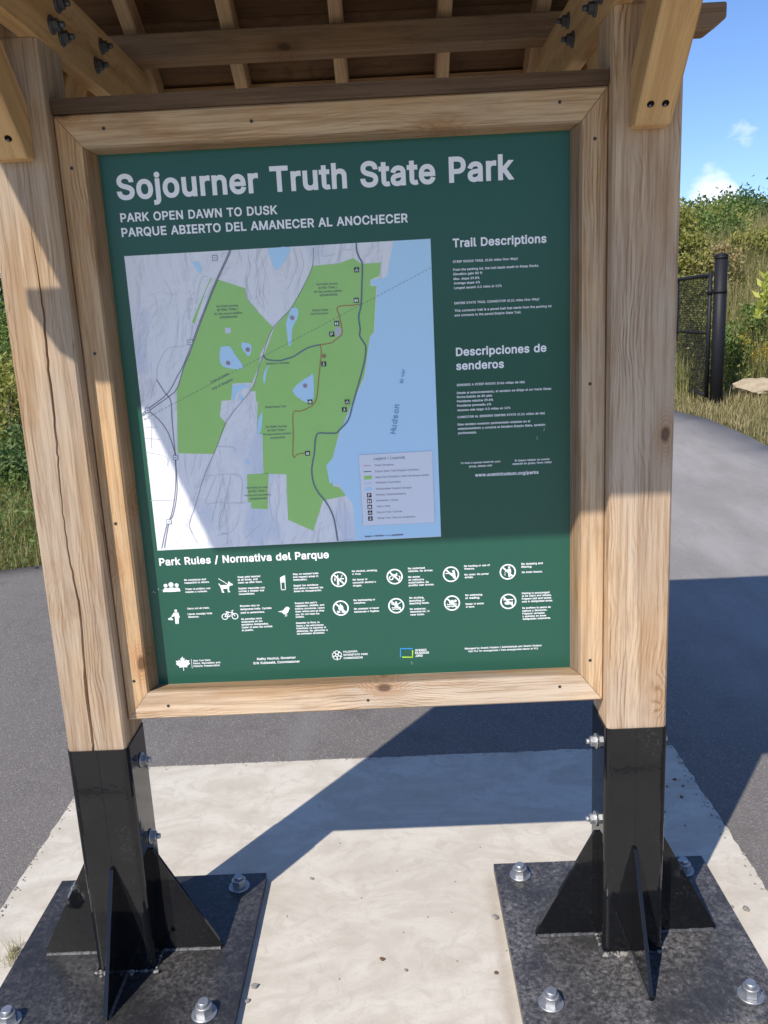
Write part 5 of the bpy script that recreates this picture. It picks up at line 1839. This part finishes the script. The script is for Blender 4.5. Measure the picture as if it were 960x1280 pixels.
def blades(name, n, region, hmin, hmax, width, seed, lean=0.35):
    rng = np.random.default_rng(seed)
    pts = []
    while len(pts) < n:
        q = region(rng, n)
        pts.extend(q)
    P = np.array(pts[:n])
    N = len(P)
    clump = 0.5 + 0.5 * np.sin(P[:, 0] * 3.1 + 1.3 * np.sin(P[:, 1] * 2.3)) * np.sin(P[:, 1] * 2.7 + P[:, 0])
    h = rng.uniform(hmin, hmax, N) * (0.55 + 0.75 * clump) * rng.uniform(0.6, 1.2, N)
    a = rng.uniform(0, 2 * math.pi, N)
    w = np.stack([np.cos(a), np.sin(a), np.zeros(N)], 1) * (width * rng.uniform(0.6, 1.4, N))[:, None]
    l = np.stack([-np.sin(a), np.cos(a), np.zeros(N)], 1) * (h * rng.normal(0, lean, N))[:, None]
    up = np.stack([np.zeros(N), np.zeros(N), h], 1)
    V = np.stack([P - w, P + w, P + up * .55 + l * .35 + w * .7, P + up * .55 + l * .35 - w * .7, P + up + l, P + up + l + w * .05], 1)
    return fast_mesh(name, V, 6, [(0, 1, 2, 3), (3, 2, 5, 4)])


def region_box(x0, x1, y0, y1, pad=0.0, keep=None):
    def f(rng, n):
        xs, ys = rng.uniform(x0, x1, n), rng.uniform(y0, y1, n)
        out = []
        for x, y in zip(xs, ys):
            if on_path(x, y, pad):
                continue
            if keep and not keep(x, y):
                continue
            out.append((x, y, hill(x, y) - 0.05))
        return out
    return f


link("grass", blades("grass", 30000, region_box(-6.5, -0.9, 2.9, 9.5, 0.02), 0.10, 0.34, 0.0036, 1, 0.6), M['grass'], kind='stuff', label="rough green grass on the left verge along the asphalt", category="grass")
link("grass", blades("grass", 11000, region_box(3.2, 6.2, 5.5, 9.6, 0.03), 0.05, 0.14, 0.0034, 2, 0.7), M['dry_grass'], kind='stuff', label="short dry grass along the right edge of the path", category="grass")
link("grass", blades("grass", 40000, region_box(3.7, 8.5, 9.0, 17.0, 0.3), 0.25, 0.75, 0.0045, 3, 0.5), M['grass'], kind='stuff', label="tall rank grass on the slope beyond the gate", category="grass")
link("grass", blades("grass", 26000, region_box(3.8, 9.5, 9.2, 20.0, 0.3), 0.35, 0.85, 0.0045, 4, 0.5), M['dry_grass'], kind='stuff', label="tall tan dead stalks mixed into the slope grass", category="grass")
link("grass", blades("grass", 9000, region_box(-14, 4, 11.3, 20.0, 0.3), 0.3, 0.7, 0.012, 5, 0.3), M['grass'], kind='stuff', label="rank grass beyond the bend of the path", category="grass")
# broad-leaved weeds between the blades
def weeds(n, x0, x1, y0, y1, h, seed):
    rng = np.random.default_rng(seed)
    cc = []
    while len(cc) < n:
        x, y = rng.uniform(x0, x1), rng.uniform(y0, y1)
        if not on_path(x, y, 0.12):
            cc.append((x, y, hill(x, y) - 0.03))
    cc = np.array(cc)[rng.integers(0, n, n * 26)]
    t = rng.uniform(0.05, 1, (n * 26, 1))
    P = cc + rng.normal(size=(n * 26, 3)) * (0.07, 0.07, 0.0) + np.concatenate([t * 0, t * 0, t * h * rng.uniform(0.5, 1.2, (n * 26, 1))], 1)
    return leaves("weeds", P, 0.045, rng, 0.45)


link("weeds", weeds(420, -6.5, -1.6, 2.6, 8.5, 0.4, 31), M['leaf_green'], kind='stuff', label="broad-leaved weeds growing through the left verge grass", category="weeds")
link("weeds", weeds(260, 3.8, 7.0, 8.8, 13.0, 0.6, 32), M['leaf_yellow'], kind='stuff', label="yellowing weeds growing through the slope grass behind the gate", category="weeds")
# goldenrod
rng = np.random.default_rng(9)
cc = np.array([(4.85 + rng.normal(0, .25), 9.0 + rng.normal(0, .3), 0) for _ in range(14)])
cc[:, 2] = [hill(a, b) + rng.uniform(0.35, 0.6) for a, b, _ in cc]
P = cc[rng.integers(0, 14, 700)] + rng.normal(size=(700, 3)) * (0.05, 0.05, 0.05)
link("goldenrod", leaves("goldenrod", P, 0.03, rng), M['gold'], kind='stuff', label="yellow goldenrod flower heads above the boulder", category="wildflowers")
# little dry tuft at the left plate
rng = np.random.default_rng(12)
tuft = link("grass_tuft", blades("grass_tuft", 60, lambda r_, n: [(-0.985 + r_.normal(0, .012), 0.0 + r_.normal(0, .02), 0.0) for _ in range(n)], 0.03, 0.07, 0.0008, 12, 0.7), M['dry_grass'], label="tiny dry grass tuft at the outer edge of the left steel plate", category="grass tuft")
